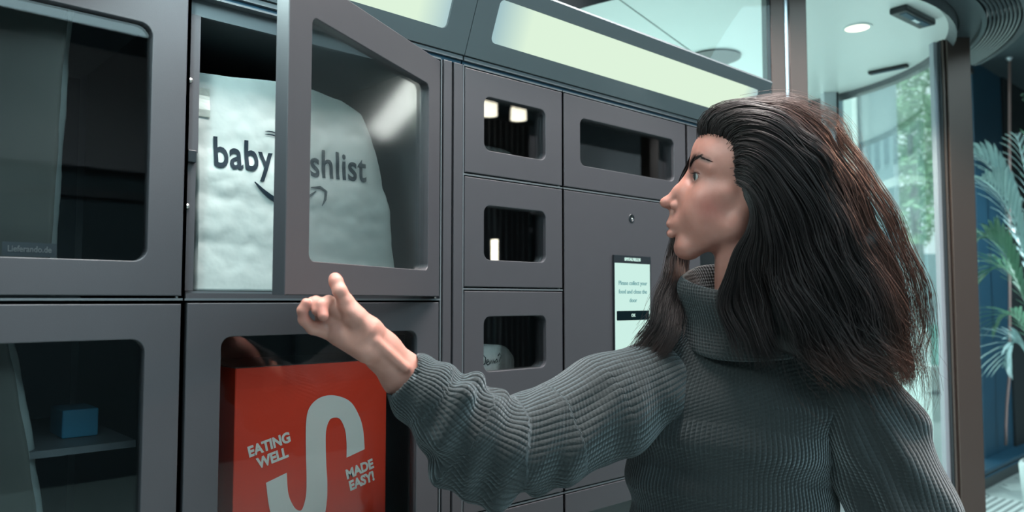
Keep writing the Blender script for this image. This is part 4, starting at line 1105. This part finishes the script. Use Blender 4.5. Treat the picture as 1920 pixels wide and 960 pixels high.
# ------------------------------------------------------------------ knitted sweater
def knit(name, ribs, rows, depth=1.0, col=(0.026, 0.028, 0.028)):
    """ribs run along v; 'rib' attribute = (u, v, band) in rib units"""
    m = bpy.data.materials.new(name); m.use_nodes = True; nt = m.node_tree; b = nt.nodes['Principled BSDF']
    L = nt.links.new
    a = nt.nodes.new('ShaderNodeAttribute'); a.attribute_name = 'rib'
    s = nt.nodes.new('ShaderNodeSeparateXYZ'); L(a.outputs['Vector'], s.inputs[0])
    def math_(op, x, y=None, **k):
        n = nt.nodes.new('ShaderNodeMath'); n.operation = op
        for i, v in enumerate((x, y)):
            if v is None: continue
            if isinstance(v, (int, float)): n.inputs[i].default_value = v
            else: L(v, n.inputs[i])
        return n.outputs[0]
    tc = nt.nodes.new('ShaderNodeTexCoord'); nz = nt.nodes.new('ShaderNodeTexNoise'); nz.inputs['Scale'].default_value = 9; nz.inputs['Detail'].default_value = 3
    L(tc.outputs['Object'], nz.inputs['Vector'])
    wob = math_('MULTIPLY', nz.outputs[0], 2.2)
    u = math_('ADD', math_('MULTIPLY', s.outputs[0], 6.2832), wob)
    rib = math_('POWER', math_('ABSOLUTE', math_('SINE', math_('MULTIPLY', u, 0.5))), 0.7)
    st = math_('MULTIPLY', math_('SINE', math_('ADD', math_('MULTIPLY', s.outputs[1], 6.2832), math_('MULTIPLY', u, 0.5))), 0.14)
    fz = nt.nodes.new('ShaderNodeTexNoise'); fz.inputs['Scale'].default_value = 420; fz.inputs['Detail'].default_value = 4; L(tc.outputs['Object'], fz.inputs['Vector'])
    hgt = math_('ADD', math_('ADD', math_('MULTIPLY', rib, s.outputs[2]), st), math_('MULTIPLY', fz.outputs[0], 0.5))
    bp = nt.nodes.new('ShaderNodeBump'); bp.inputs['Strength'].default_value = 0.75*depth; bp.inputs['Distance'].default_value = 0.0026
    L(hgt, bp.inputs['Height']); L(bp.outputs[0], b.inputs['Normal'])
    cr = nt.nodes.new('ShaderNodeMix'); cr.data_type = 'RGBA'; cr.inputs[6].default_value = (*[c*0.62 for c in col], 1); cr.inputs[7].default_value = (*[c*1.35 for c in col], 1)
    L(fz.outputs[0], cr.inputs[0]); L(cr.outputs[2], b.inputs['Base Color'])
    b.inputs['Roughness'].default_value = 0.95; b.inputs['Specular IOR Level'].default_value = 0.15
    b.inputs['Sheen Weight'].default_value = 0.35; b.inputs['Sheen Roughness'].default_value = 0.5
    b.inputs['Sheen Tint'].default_value = (0.75, 0.85, 0.9, 1)
    return m
M['knit'] = knit('grey_wool_knit', 1, 1)

def vnoise(P, seed, n, freq):
    rs = np.random.RandomState(seed); s = 0
    for _ in range(n):
        k = rs.randn(3); k = k/np.linalg.norm(k)*freq*rs.uniform(0.6, 1.5); s = s+np.sin(P @ k+rs.rand()*6.28)
    return s/n

def sdf_torso(p):
    q = p*f3(1, 1, 1.0)
    sq = p.copy(); sq[..., 2] = (p[..., 2]+20)/0.62                       # flatten front to back
    d = chain(sq, [(1372, 800, 0), (1378, 900, 0), (1392, 1080, 0), (1398, 1190, 0)], [200, 205, 205, 210], 30)*0.8
    d = smin(d, cap(p, (1250, 712, -25), (1590, 716, -20), 74, 84), 40)
    d = smin(d, cap(p, (1330, 668, -20), (1500, 660, -15), 62, 66), 36)
    d = smin(d, ell(p, (1395, 800, 18), (165, 95, 100)), 50)                # chest
    # drape: sagging bands of the knit, and pulls towards the raised arm
    x, y, c = p[..., 0], p[..., 1], p[..., 2]
    sag = y+0.00075*(x-1420)**2*(-1.0)+0.10*(x-1420)*(-1.0)
    d = d-3.6*np.sin((sag-700)/95*2*np.pi)*np.clip((y-700)/80, 0, 1)
    d = d-3.0*np.sin((x*0.55+y*0.80)/33.0+0.5*np.sin(y/60))*np.exp(-((x-1215)/75)**2-((y-860)/170)**2)
    d = d-2.6*np.sin((x*0.75-y*0.62)/27.0)*np.exp(-((x-1600)/80)**2-((y-830)/170)**2)
    d = smax(d, y-1252, 6)
    return d
TV, TQ = nets(sdf_torso, (1120, 575, -190), (1720, 1262, 160), 5.0)
x, y, c = TV.T
th = np.arctan2(x-1390, (c+20)/0.62+1e-6)
sagv = y-0.00075*(x-1420)**2-0.10*(x-1420)
u = np.where(np.abs(th) < 2.9, th*205/9.0, 0)
band = 0.55+0.65*(np.sin((sagv-700)/95*2*np.pi+0.9) > -0.15)
band = np.where(y < 740, 0.55, band)
if det <= 0: TQ = TQ[:, ::-1]
torso = np_mesh('sweater', Hn(TV), TQ, M['knit'], woman, {'rib': np.stack([u, sagv/7.0, band], 1)})

# sleeves -----------------------------------------------------------
def bone_param(P, pts, rs):
    """arc length along a poly line, angle around it"""
    pts = np.array(pts); L = np.concatenate([[0], np.cumsum(np.linalg.norm(np.diff(pts, axis=0), axis=1))])
    best = np.full(len(P), 1e9); s = np.zeros(len(P)); ang = np.zeros(len(P)); rad = np.zeros(len(P))
    n0 = np.array(HC)
    for i in range(len(pts)-1):
        ba = pts[i+1]-pts[i]; l = np.linalg.norm(ba); t = ba/l; q = P-pts[i]; h = np.clip(q @ t, 0, l); r = q-h[:, None]*t; dd = np.linalg.norm(r, axis=1)
        e1 = n0-t*(n0 @ t); e1 /= np.linalg.norm(e1); e2 = np.cross(t, e1); a = np.arctan2(r @ e2, r @ e1); m = dd < best
        best[m] = dd[m]; s[m] = (L[i]+h)[m]; ang[m] = a[m]; rad[m] = dd[m]
    return s, ang, rad
SL = [A(757, 708, .905), A(800, 738, .915), A(862, 795, .935), A(945, 838, .965), A(1040, 812, 1.000), (A(1130, 765, 1.035)), A(1215, 725, 1.065)]
SR = [0.0320, 0.0400, 0.0500, 0.0565, 0.0640, 0.0700, 0.0660]
# thick soft folds across the pushed up forearm
FOLD = [((868, 742), (822, 815), .0190), ((908, 762), (872, 868), .0230), ((952, 785), (932, 905), .0240), ((1000, 775), (1010, 895), .0230)]
def sdf_sleeve(p):
    d = chain(p, SL, SR, 0.03)
    d = d+0.004
    for k, (a, b, r) in enumerate(FOLD):
        z = 0.885+0.03*k; d = smin(d, cap(p, A(*a, z+0.005), A(*b, z+0.005), r*0.80, r), 0.012)
    d = smin(d, cap(p, A(884, 722, .925), A(868, 748, .915), .0170, .0180), 0.007)
    d = smin(d, cap(p, A(930, 748, .945), A(920, 790, .92), .0160, .0180), 0.007)
    d = smin(d, cap(p, A(830, 880, .925), A(930, 925, .955), .0200, .0240), 0.014)
    x, y, z = p[..., 0], p[..., 1], p[..., 2]
    # pulls that fan out from the shoulder
    pp = (p-f3(*A(1215, 650, 1.0))); rr = np.sqrt((pp**2).sum(-1))
    az = np.arctan2(pp @ f3(*HX), pp @ f3(*HY))
    d = d-0.0030*np.sin(az*13+2.0)*np.exp(-((rr-0.13)/0.07)**2)
    d = d-0.0022*np.sin((pp @ f3(*HX))*170+(pp @ f3(*HY))*60)*np.clip((rr-0.14)/0.05, 0, 1)
    # cuff end cut square to the wrist
    ax = f3(*A(800, 738, .915))-f3(*A(757, 708, .905)); ax = ax/np.sqrt((ax**2).sum())
    d = smax(d, -((p-f3(*A(752, 703, .903))) @ ax), 0.004)
    hole = cap(p, A(700, 660, .887), A(800, 738, .915), 0.0265, 0.0265)
    d = smax(d, -hole, 0.003)
    return d
l3, h3 = bounds([A(735, 640, .88), A(720, 760, .88), A(850, 960, .90), A(1000, 960, .95), A(1260, 620, 1.10), A(1260, 840, 1.12), A(1215, 600, 1.15), A(1215, 850, 1.15), A(1290, 720, 1.14), A(1290, 720, 0.98), A(1100, 720, 0.94), A(1000, 720, 1.06), A(1100, 880, 1.0), A(950, 700, .93), A(950, 850, 1.06), A(860, 860, .84)], 0.035)
SV, SQ = nets(sdf_sleeve, l3, h3, 0.0032)
s, ang, rad = bone_param(SV, SL, SR)
u = ang*0.052/0.0062; band = 0.75+0.35*(np.sin(s/0.062*6.283) > -0.3); band = np.where(s < 0.085, 1.15, band)
sleeve = np_mesh('sleeve', SV, SQ, M['knit'], torso, {'rib': np.stack([u, s/0.005, band], 1)})

SL2 = [tuple(Hn([q])[0]) for q in ((1600, 728, -10), (1655, 830, 0), (1700, 940, 12), (1740, 1080, 40), (1700, 1240, 90))]
SR2 = [0.062, 0.064, 0.062, 0.056, 0.046]
def sdf_sleeve2(p):
    d = chain(p, SL2, SR2, 0.03); o = p-f3(*Hn([(1580, 640, 60)])[0]); a = o @ f3(*HX); b = o @ f3(*HY)
    rr = np.sqrt(a*a+b*b)
    d = d-0.0030*np.sin(np.arctan2(a, b)*16)*np.exp(-((rr-0.13)/0.08)**2)
    d = d-0.0042*np.sin(b*75-a*95+0.8*np.sin(a*60))*np.clip((rr-0.09)/0.05, 0, 1)
    return d
l4, h4 = bounds(SL2, 0.09); UV_, UQ = nets(sdf_sleeve2, l4, h4, 0.0036)
s, ang, rad = bone_param(UV_, SL2, SR2)
np_mesh('sleeve', UV_, UQ, M['knit'], torso, {'rib': np.stack([ang*0.062/0.0064, s/0.005, np.full(len(s), 0.9)], 1)})
# left hand, hanging just below the frame (thumb and four fingers)
lh = [(1700, 1240, 90), (1690, 1310, 105), (1684, 1360, 110)]
def sdf_lhand(p):
    d = chain(p, lh, [36, 31, 34], 12); d = smin(d, ell(p, (1680, 1400, 112), (44, 62, 24)), 14)
    for k, (ox, L_) in enumerate(((-32, 96), (-11, 110), (10, 104), (29, 82))):
        d = smin(d, chain(p, [(1680+ox, 1440, 114), (1676+ox*1.1, 1440+L_*0.55, 122), (1670+ox*1.1, 1440+L_, 112)], [13.5, 12, 9.5], 3), 4)
    d = smin(d, chain(p, [(1650, 1370, 118), (1628, 1410, 130), (1625, 1450, 132)], [17, 14, 11], 4), 8); return d
LV, LQ = nets(sdf_lhand, (1590, 1215, 60), (1750, 1580, 160), 3.5)
if det <= 0: LQ = LQ[:, ::-1]
np_mesh('hand', Hn(LV), LQ, M['skin'], body, {'tint': np.tile(SKIN, (len(LV), 1))})

# roll collar: a ribbed lofted tube, turned over at the top ----------
NT, NRIB = 864, 96
prof = [  # (xc, yc, rx, rc, tilt)  from inside the neck, over the rim, down the outside to the bottom edge, and in under
    (1388, 590, 80, 66, 0.30), (1386, 556, 84, 70, 0.34), (1384, 532, 92, 76, 0.38), (1383, 522, 99, 82, 0.40), (1383, 523, 106, 88, 0.40),
    (1383, 534, 112, 92, 0.39), (1384, 550, 113, 93, 0.37), (1386, 568, 110, 92, 0.34), (1388, 586, 107, 91, 0.30), (1391, 604, 108, 93, 0.27),
    (1394, 622, 112, 98, 0.25), (1397, 638, 116, 103, 0.24), (1399, 650, 116, 104, 0.24), (1400, 655, 110, 99, 0.24), (1400, 648, 102, 92, 0.24)]
prof = np.array(prof, float)
tt = np.linspace(0, len(prof)-1, 70); pi_ = np.stack([np.interp(tt, range(len(prof)), prof[:, k]) for k in range(5)], 1)
for _ in range(3): pi_[1:-1] = (pi_[:-2]+2*pi_[1:-1]+pi_[2:])/4
tha = np.linspace(0, 2*np.pi, NT, endpoint=False)
rows = []
for k, (xc, yc, rx, rc, tl) in enumerate(pi_):
    w = min(1, k/12, (69-k)/3)
    tw = tha+0.004*(k-30)                                    # ribs lean slightly
    rib = 1.9*np.abs(np.sin(tw*NRIB/2))**0.7*w
    fold = 2.6*np.sin(tha*3+k*0.10)+1.8*np.sin(tha*5-k*0.06+1)
    xx = xc+(rx+rib+fold)*np.cos(tha); cc = (rc+rib+fold)*np.sin(tha)-6
    yy = yc+tl*cc*0.42+1.5*np.sin(tha*4+0.5)*w
    rows.append(np.stack([xx, yy, cc], 1))
CV2 = np.concatenate(rows); ii, kk = np.meshgrid(np.arange(NT), np.arange(69)); j2 = (ii+1) % NT
CQ2 = np.stack([kk*NT+ii, kk*NT+j2, (kk+1)*NT+j2, (kk+1)*NT+ii], -1).reshape(-1, 4)
if det > 0: CQ2 = CQ2[:, ::-1]
np_mesh('collar', Hn(CV2), CQ2, M['knit'], torso, {'rib': np.stack([np.zeros(len(CV2)), CV2[:, 1]/6.0, np.zeros(len(CV2))], 1)})

# trousers and boots, below the frame ---------------------------------
def sdf_legs(p):
    d = ell(p, (1402, 1260, -20), (180, 120, 105))
    for sx in (-1, 1):
        d = smin(d, chain(p, [(1402+sx*70, 1300, -20), (1402+sx*76, 1700, -10), (1402+sx*78, 2100, -25), (1402+sx*80, 2360, -20)], [112, 84, 66, 58], 20), 14)
    return d
LV2, LQ2 = nets(sdf_legs, (1180, 1130, -160), (1640, 2430, 130), 10.0)
if det <= 0: LQ2 = LQ2[:, ::-1]
np_mesh('trousers', Hn(LV2), LQ2, mat('dark_denim', (0.014, 0.022, 0.035), 0.8, noise=0.2, nscale=40), woman)
for sx in (-1, 1):
    f0 = H(1402+sx*80, 2400, -20); f0.z = 0; fwd = Vector((HC.x, HC.y, 0)).normalized(); sd = Vector((HX.x, HX.y, 0)).normalized()
    def sdf_boot(p):
        q = p-f3(*f0); l = np.stack([q @ f3(*fwd), q @ f3(*sd), q[..., 2]], -1)
        d = cap(l, (-0.03, 0, 0.055), (0.15, 0, 0.035), 0.048, 0.036); d = smin(d, cap(l, (-0.02, 0, 0.05), (0.0, 0, 0.17), 0.05, 0.052), 0.03)
        return smax(d, 0.001-l[..., 2], 0.004)
    bv, bq = nets(sdf_boot, (f0.x-.25, f0.y-.25, -0.01), (f0.x+.25, f0.y+.25, 0.25), 0.008)
    np_mesh('boot', bv, bq, M['black'], woman)

# ------------------------------------------------------------------ hair: a dark mass and several thousand strands
def hair_mat(name, rough=0.5):
    m = bpy.data.materials.new(name); m.use_nodes = True; nt = m.node_tree; b = nt.nodes['Principled BSDF']
    a = nt.nodes.new('ShaderNodeAttribute'); a.attribute_name = 'tint'; nt.links.new(a.outputs['Vector'], b.inputs['Base Color'])
    b.inputs['Roughness'].default_value = rough; b.inputs['Specular IOR Level'].default_value = 0.42
    return m
M['hair'] = hair_mat('dark_brown_hair')
def sdf_hair(p):
    x, y, c = p[..., 0], p[..., 1], p[..., 2]
    d = ell(p, (1430, 302, 0), (114, 97, 99))
    d = smin(d, ell(p, (1352, 244, 8), (34, 32, 44)), 14)
    d = smin(d, ell(p, (1490, 395, 8), (108, 118, 94)), 30)
    d = smin(d, ell(p, (1556, 505, 12), (100, 130, 80)), 30)
    d = smin(d, ell(p, (1500, 560, 60), (95, 95, 62)), 30)
    # hairline and the side of the face stay free
    xc = 1330+62*np.clip(np.abs(c)/78, 0, 1)**1.6
    xc = np.where(y > 345, np.maximum(xc, 1384+np.clip((y-345)/16, 0, 1)*32), xc)
    xc = np.where(y > 420, 1412-(y-420)*0.10, xc)
    d = np.where((y > 250), smax(d, (xc-x)*0.8, 4), d)
    d = smax(d, (254-y)*0.0+((1420-x)*0.0)-60, 2)
    d = d-2.2*np.sin((x*0.5-y*0.85+c*0.9)/7.5+2*np.sin(y/45))*np.clip((y-230)/60, 0.15, 1)
    return d
hv, hq = nets(sdf_hair, (1296, 182, -120), (1712, 712, 140), 4.0)
if det <= 0: hq = hq[:, ::-1]
hair = np_mesh('hair', Hn(hv), hq, M['hair'], woman, {'tint': np.tile([0.0065, 0.0055, 0.006], (len(hv), 1))})
MP = 30
def resample(g):
    g = np.array(g, float); L = np.concatenate([[0], np.cumsum(np.linalg.norm(np.diff(g, axis=0), axis=1))]); t = np.linspace(0, L[-1], MP)
    # catmull-rom through the control points
    out = []
    for s in t:
        k = min(len(g)-2, np.searchsorted(L, s, 'right')-1); k = max(k, 0); f = (s-L[k])/(L[k+1]-L[k]+1e-9)
        p0, p1, p2, p3 = g[max(k-1, 0)], g[k], g[k+1], g[min(k+2, len(g)-1)]
        out.append(0.5*((2*p1)+(p2-p0)*f+(2*p0-5*p1+4*p2-p3)*f*f+(3*p1-p0-3*p2+p3)*f**3))
    return np.array(out)
dark = np.array([0.0090, 0.0052, 0.0052]); warm_red = np.array([0.062, 0.022, 0.013])  # reddish tone carries the painted rim light on outer strands
def strands(guides, n, seed, spread, wave=3.0, rad=0.55, red=None, trim=(0.75, 1.0), clump=14, fly=0.0, name='strands', mess=1.0):
    rs = np.random.RandomState(seed); G = np.array([resample(g) for g in guides]); K = len(G)
    cl = rs.rand(clump*K); u = rs.rand(n); near = cl[np.argmin(np.abs(u[:, None]-cl[None]), 1)]; t = np.linspace(0, 1, MP)
    pull = np.clip(t*1.15-0.12, 0, 0.80)[None]
    uu = (u[:, None]*(1-pull)+near[:, None]*pull)*(K-1)
    k = np.clip(uu.astype(int), 0, K-2); f = uu-k; ti = np.arange(MP)[None].repeat(n, 0)
    f = f[..., None]; P = G[k, ti]*(1-f)+G[k+1, ti]*f
    amp = spread[0]*(1-t)+spread[1]*t
    off = rs.randn(n, 3)*np.array([0.7, 0.7, 1.0])
    P = P+off[:, None, :]*amp[None, :, None]
    ph = rs.rand(n, 2)*6.28; phn = near*40
    for a in (0, 1):
        P[..., a] += wave*t[None]*np.sin(t[None]*(5+2*a)+ph[:, a:a+1])*0.7+wave*t[None]*np.sin(t[None]*8+phn[:, None]*(1+a))
    X_, Y_ = P[..., 0].copy(), P[..., 1].copy(); e_ = np.clip(t[None]*1.6-0.25, 0, 1)*mess
    P[..., 0] += e_*(5.5*np.sin(Y_/29+X_/61+seed)+3.5*np.sin(Y_/15-X_/27)); P[..., 1] += e_*(4.5*np.sin(X_/31-Y_/53)+3*np.sin(X_/14+Y_/33)); P[..., 2] += e_*5*np.sin(X_/24+Y_/37)
    if fly:
        fl = rs.rand(n) < 0.17; P[fl] += (rs.randn(fl.sum(), 1, 3)*fly*np.array([1, 1, 1]))*(t[None, :, None]**2)
    end = rs.uniform(trim[0], trim[1], n)
    ts = t[None]*end[:, None]*(MP-1); i0 = np.clip(ts.astype(int), 0, MP-2); fr = (ts-i0)[..., None]; ar = np.arange(n)[:, None]
    P = P[ar, i0]*(1-fr)+P[ar, i0+1]*fr
    T = np.gradient(P, axis=1); T /= np.linalg.norm(T, axis=2, keepdims=True)+1e-9
    N1 = np.cross(T, np.array([0.15, 0.1, 1.0])); N1 /= np.linalg.norm(N1, axis=2, keepdims=True)+1e-9; N2 = np.cross(T, N1)
    r = (rad*rs.uniform(0.7, 1.3, n))[:, None]*(1-0.75*t[None]**2); r = r[..., None]
    V = np.stack([P+N1*r, P-N1*r*0.5+N2*r*0.87, P-N1*r*0.5-N2*r*0.87], 2).reshape(-1, 3)
    b = (np.arange(n)[:, None]*MP+np.arange(MP-1)[None]).reshape(-1)*3
    Q = np.concatenate([np.stack([b+i, b+(i+1) % 3, b+3+(i+1) % 3, b+3+i], 1) for i in range(3)])
    w = rs.rand(n)[:, None]*0.5+0.25
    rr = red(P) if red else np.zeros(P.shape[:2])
    rr = np.clip(rr*(0.4+1.2*w), 0, 1)[..., None]; col = dark*(0.6+w[..., None]*1.2)*(1-rr)+warm_red*rr
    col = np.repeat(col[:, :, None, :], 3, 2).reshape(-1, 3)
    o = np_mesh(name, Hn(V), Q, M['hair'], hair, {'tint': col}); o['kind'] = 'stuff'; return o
def rim_redness(P):
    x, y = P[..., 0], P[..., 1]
    # warm rim light put into the colour of outer strands; lower lengths redder
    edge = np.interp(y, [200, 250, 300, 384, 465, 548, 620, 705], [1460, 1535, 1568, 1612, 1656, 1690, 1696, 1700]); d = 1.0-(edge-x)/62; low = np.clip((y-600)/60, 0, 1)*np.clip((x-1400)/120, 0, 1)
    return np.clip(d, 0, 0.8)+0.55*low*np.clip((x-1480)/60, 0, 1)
g0 = [(1315, 256, 8), (1314, 234, 16), (1338, 213, 20), (1385, 204, 20), (1455, 208, 12), (1518, 236, 4), (1564, 302, -4), (1606, 386, -5), (1646, 465, -3), (1676, 548, 0), (1684, 620, 4), (1690, 715, 8)]
g1 = [(1326, 254, 30), (1328, 226, 40), (1356, 212, 50), (1410, 210, 58), (1470, 224, 58), (1526, 272, 55), (1574, 345, 50), (1614, 432, 44), (1650, 520, 38), (1680, 600, 34), (1688, 700, 34)]
g2 = [(1346, 256, 52), (1354, 234, 66), (1386, 222, 82), (1440, 232, 90), (1488, 275, 92), (1532, 340, 86), (1574, 425, 80), (1616, 512, 74), (1662, 600, 66), (1684, 690, 60)]
g3 = [(1372, 272, 70), (1386, 258, 86), (1425, 262, 100), (1476, 300, 106), (1522, 365, 104), (1562, 445, 100), (1596, 530, 94), (1630, 610, 86), (1668, 682, 74)]
g4 = [(1380, 298, 80), (1398, 292, 94), (1432, 312, 106), (1470, 365, 112), (1505, 440, 112), (1538, 520, 110), (1580, 595, 104), (1630, 650, 96), (1672, 690, 88)]
g5 = [(1382, 322, 84), (1402, 325, 98), (1430, 355, 108), (1456, 420, 114), (1480, 495, 118), (1512, 570, 120), (1556, 630, 118), (1606, 668, 112)]
g6 = [(1386, 342, 88), (1408, 356, 102), (1428, 395, 110), (1442, 455, 116), (1456, 525, 122), (1480, 595, 126), (1512, 645, 126), (1548, 672, 122)]
strands([g0, g1, g2, g3, g4, g5, g6], 5000, 1, (3.0, 9.0), wave=5.5, rad=0.8, red=rim_redness, trim=(0.66, 1.0), clump=11, fly=30)
strands([g0, g1, g2, g3, g4, g5, g6], 900, 21, (5.0, 16.0), wave=9, rad=0.6, red=rim_redness, trim=(0.5, 1.06), clump=5, fly=40, mess=1.6)
strands([g0, g1], 1000, 31, (6.0, 12.0), wave=5, rad=0.8, red=rim_redness, trim=(0.6, 1.0), clump=12, fly=20)
# inner fall between ear and shoulder
h0 = [(1395, 352, 90), (1414, 372, 104), (1424, 420, 108), (1428, 480, 112), (1434, 545, 116), (1450, 610, 124), (1478, 660, 126)]
h1 = [(1400, 362, 92), (1413, 390, 102), (1411, 425, 104), (1400, 462, 102), (1390, 500, 100), (1392, 550, 104), (1412, 610, 122), (1440, 660, 128)]
h2 = [(1398, 366, 92), (1409, 395, 102), (1403, 428, 104), (1384, 462, 100), (1368, 500, 98), (1361, 545, 104), (1367, 600, 122), (1380, 650, 132)]
strands([h0, h1], 650, 2, (2.5, 5.0), wave=3, rad=0.8, trim=(0.7, 1.0), clump=5, fly=10)
strands([h1, h2], 420, 7, (1.8, 4.0), wave=2.5, rad=0.75, trim=(0.7, 1.0), clump=3, fly=8)
# swept front quiff over the crown, lying across the head
q0 = [(1318, 256, 0), (1306, 243, 8), (1322, 220, 22), (1360, 205, 34), (1410, 204, 40), (1464, 216, 40), (1515, 250, 40)]
q1 = [(1332, 258, 40), (1330, 238, 48), (1348, 214, 60), (1392, 206, 72), (1450, 222, 82), (1510, 262, 86), (1556, 320, 86)]
q2 = [(1366, 268, 68), (1372, 254, 80), (1400, 246, 94), (1448, 262, 102), (1496, 305, 106), (1540, 370, 104)]
strands([q0, q1, q2], 1500, 3, (2.2, 4.0), wave=3, rad=0.8, trim=(0.55, 1.0), clump=8)
# hair from the far side: past the cheek, under the chin and over the right shoulder
f0_ = [(1306, 262, -30), (1288, 300, -62), (1266, 350, -74), (1258, 420, -72), (1256, 480, -58), (1250, 530, -20), (1226, 585, 30), (1196, 640, 62), (1180, 670, 72)]
f1_ = [(1312, 262, -40), (1296, 310, -80), (1280, 370, -90), (1274, 440, -86), (1268, 500, -62), (1264, 550, -10), (1250, 600, 50), (1222, 650, 80), (1200, 690, 88)]
f2_ = [(1320, 262, -50), (1306, 320, -88), (1296, 390, -96), (1290, 460, -88), (1282, 520, -60), (1278, 570, 0), (1276, 620, 70), (1262, 660, 92), (1236, 690, 96)]
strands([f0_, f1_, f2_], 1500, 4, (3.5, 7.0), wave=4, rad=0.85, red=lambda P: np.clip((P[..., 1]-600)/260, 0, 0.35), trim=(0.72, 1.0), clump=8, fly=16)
# loose flyaway strands blown back past the shoulder
w0 = [(1560, 240, 0), (1600, 290, 0), (1640, 350, 0), (1690, 430, 0), (1728, 520, 5), (1738, 600, 10), (1728, 680, 10), (1734, 770, 12)]
w1 = [(1560, 300, 40), (1600, 350, 40), (1650, 430, 36), (1690, 520, 30), (1712, 600, 26), (1716, 690, 24), (1722, 760, 24)]
strands([w0, w1], 170, 5, (4, 12), wave=9, rad=0.42, red=rim_redness, trim=(0.6, 1.0), clump=5, fly=14)
strands([[(1380, 192, 10), (1450, 186, 10), (1520, 198, 6), (1580, 240, 0), (1632, 330, 0)], [(1400, 200, 60), (1470, 205, 60), (1540, 245, 56), (1590, 310, 50), (1630, 390, 40)]], 90, 6, (4, 9), wave=6, rad=0.38, red=rim_redness, trim=(0.6, 1.0), clump=5, fly=8)
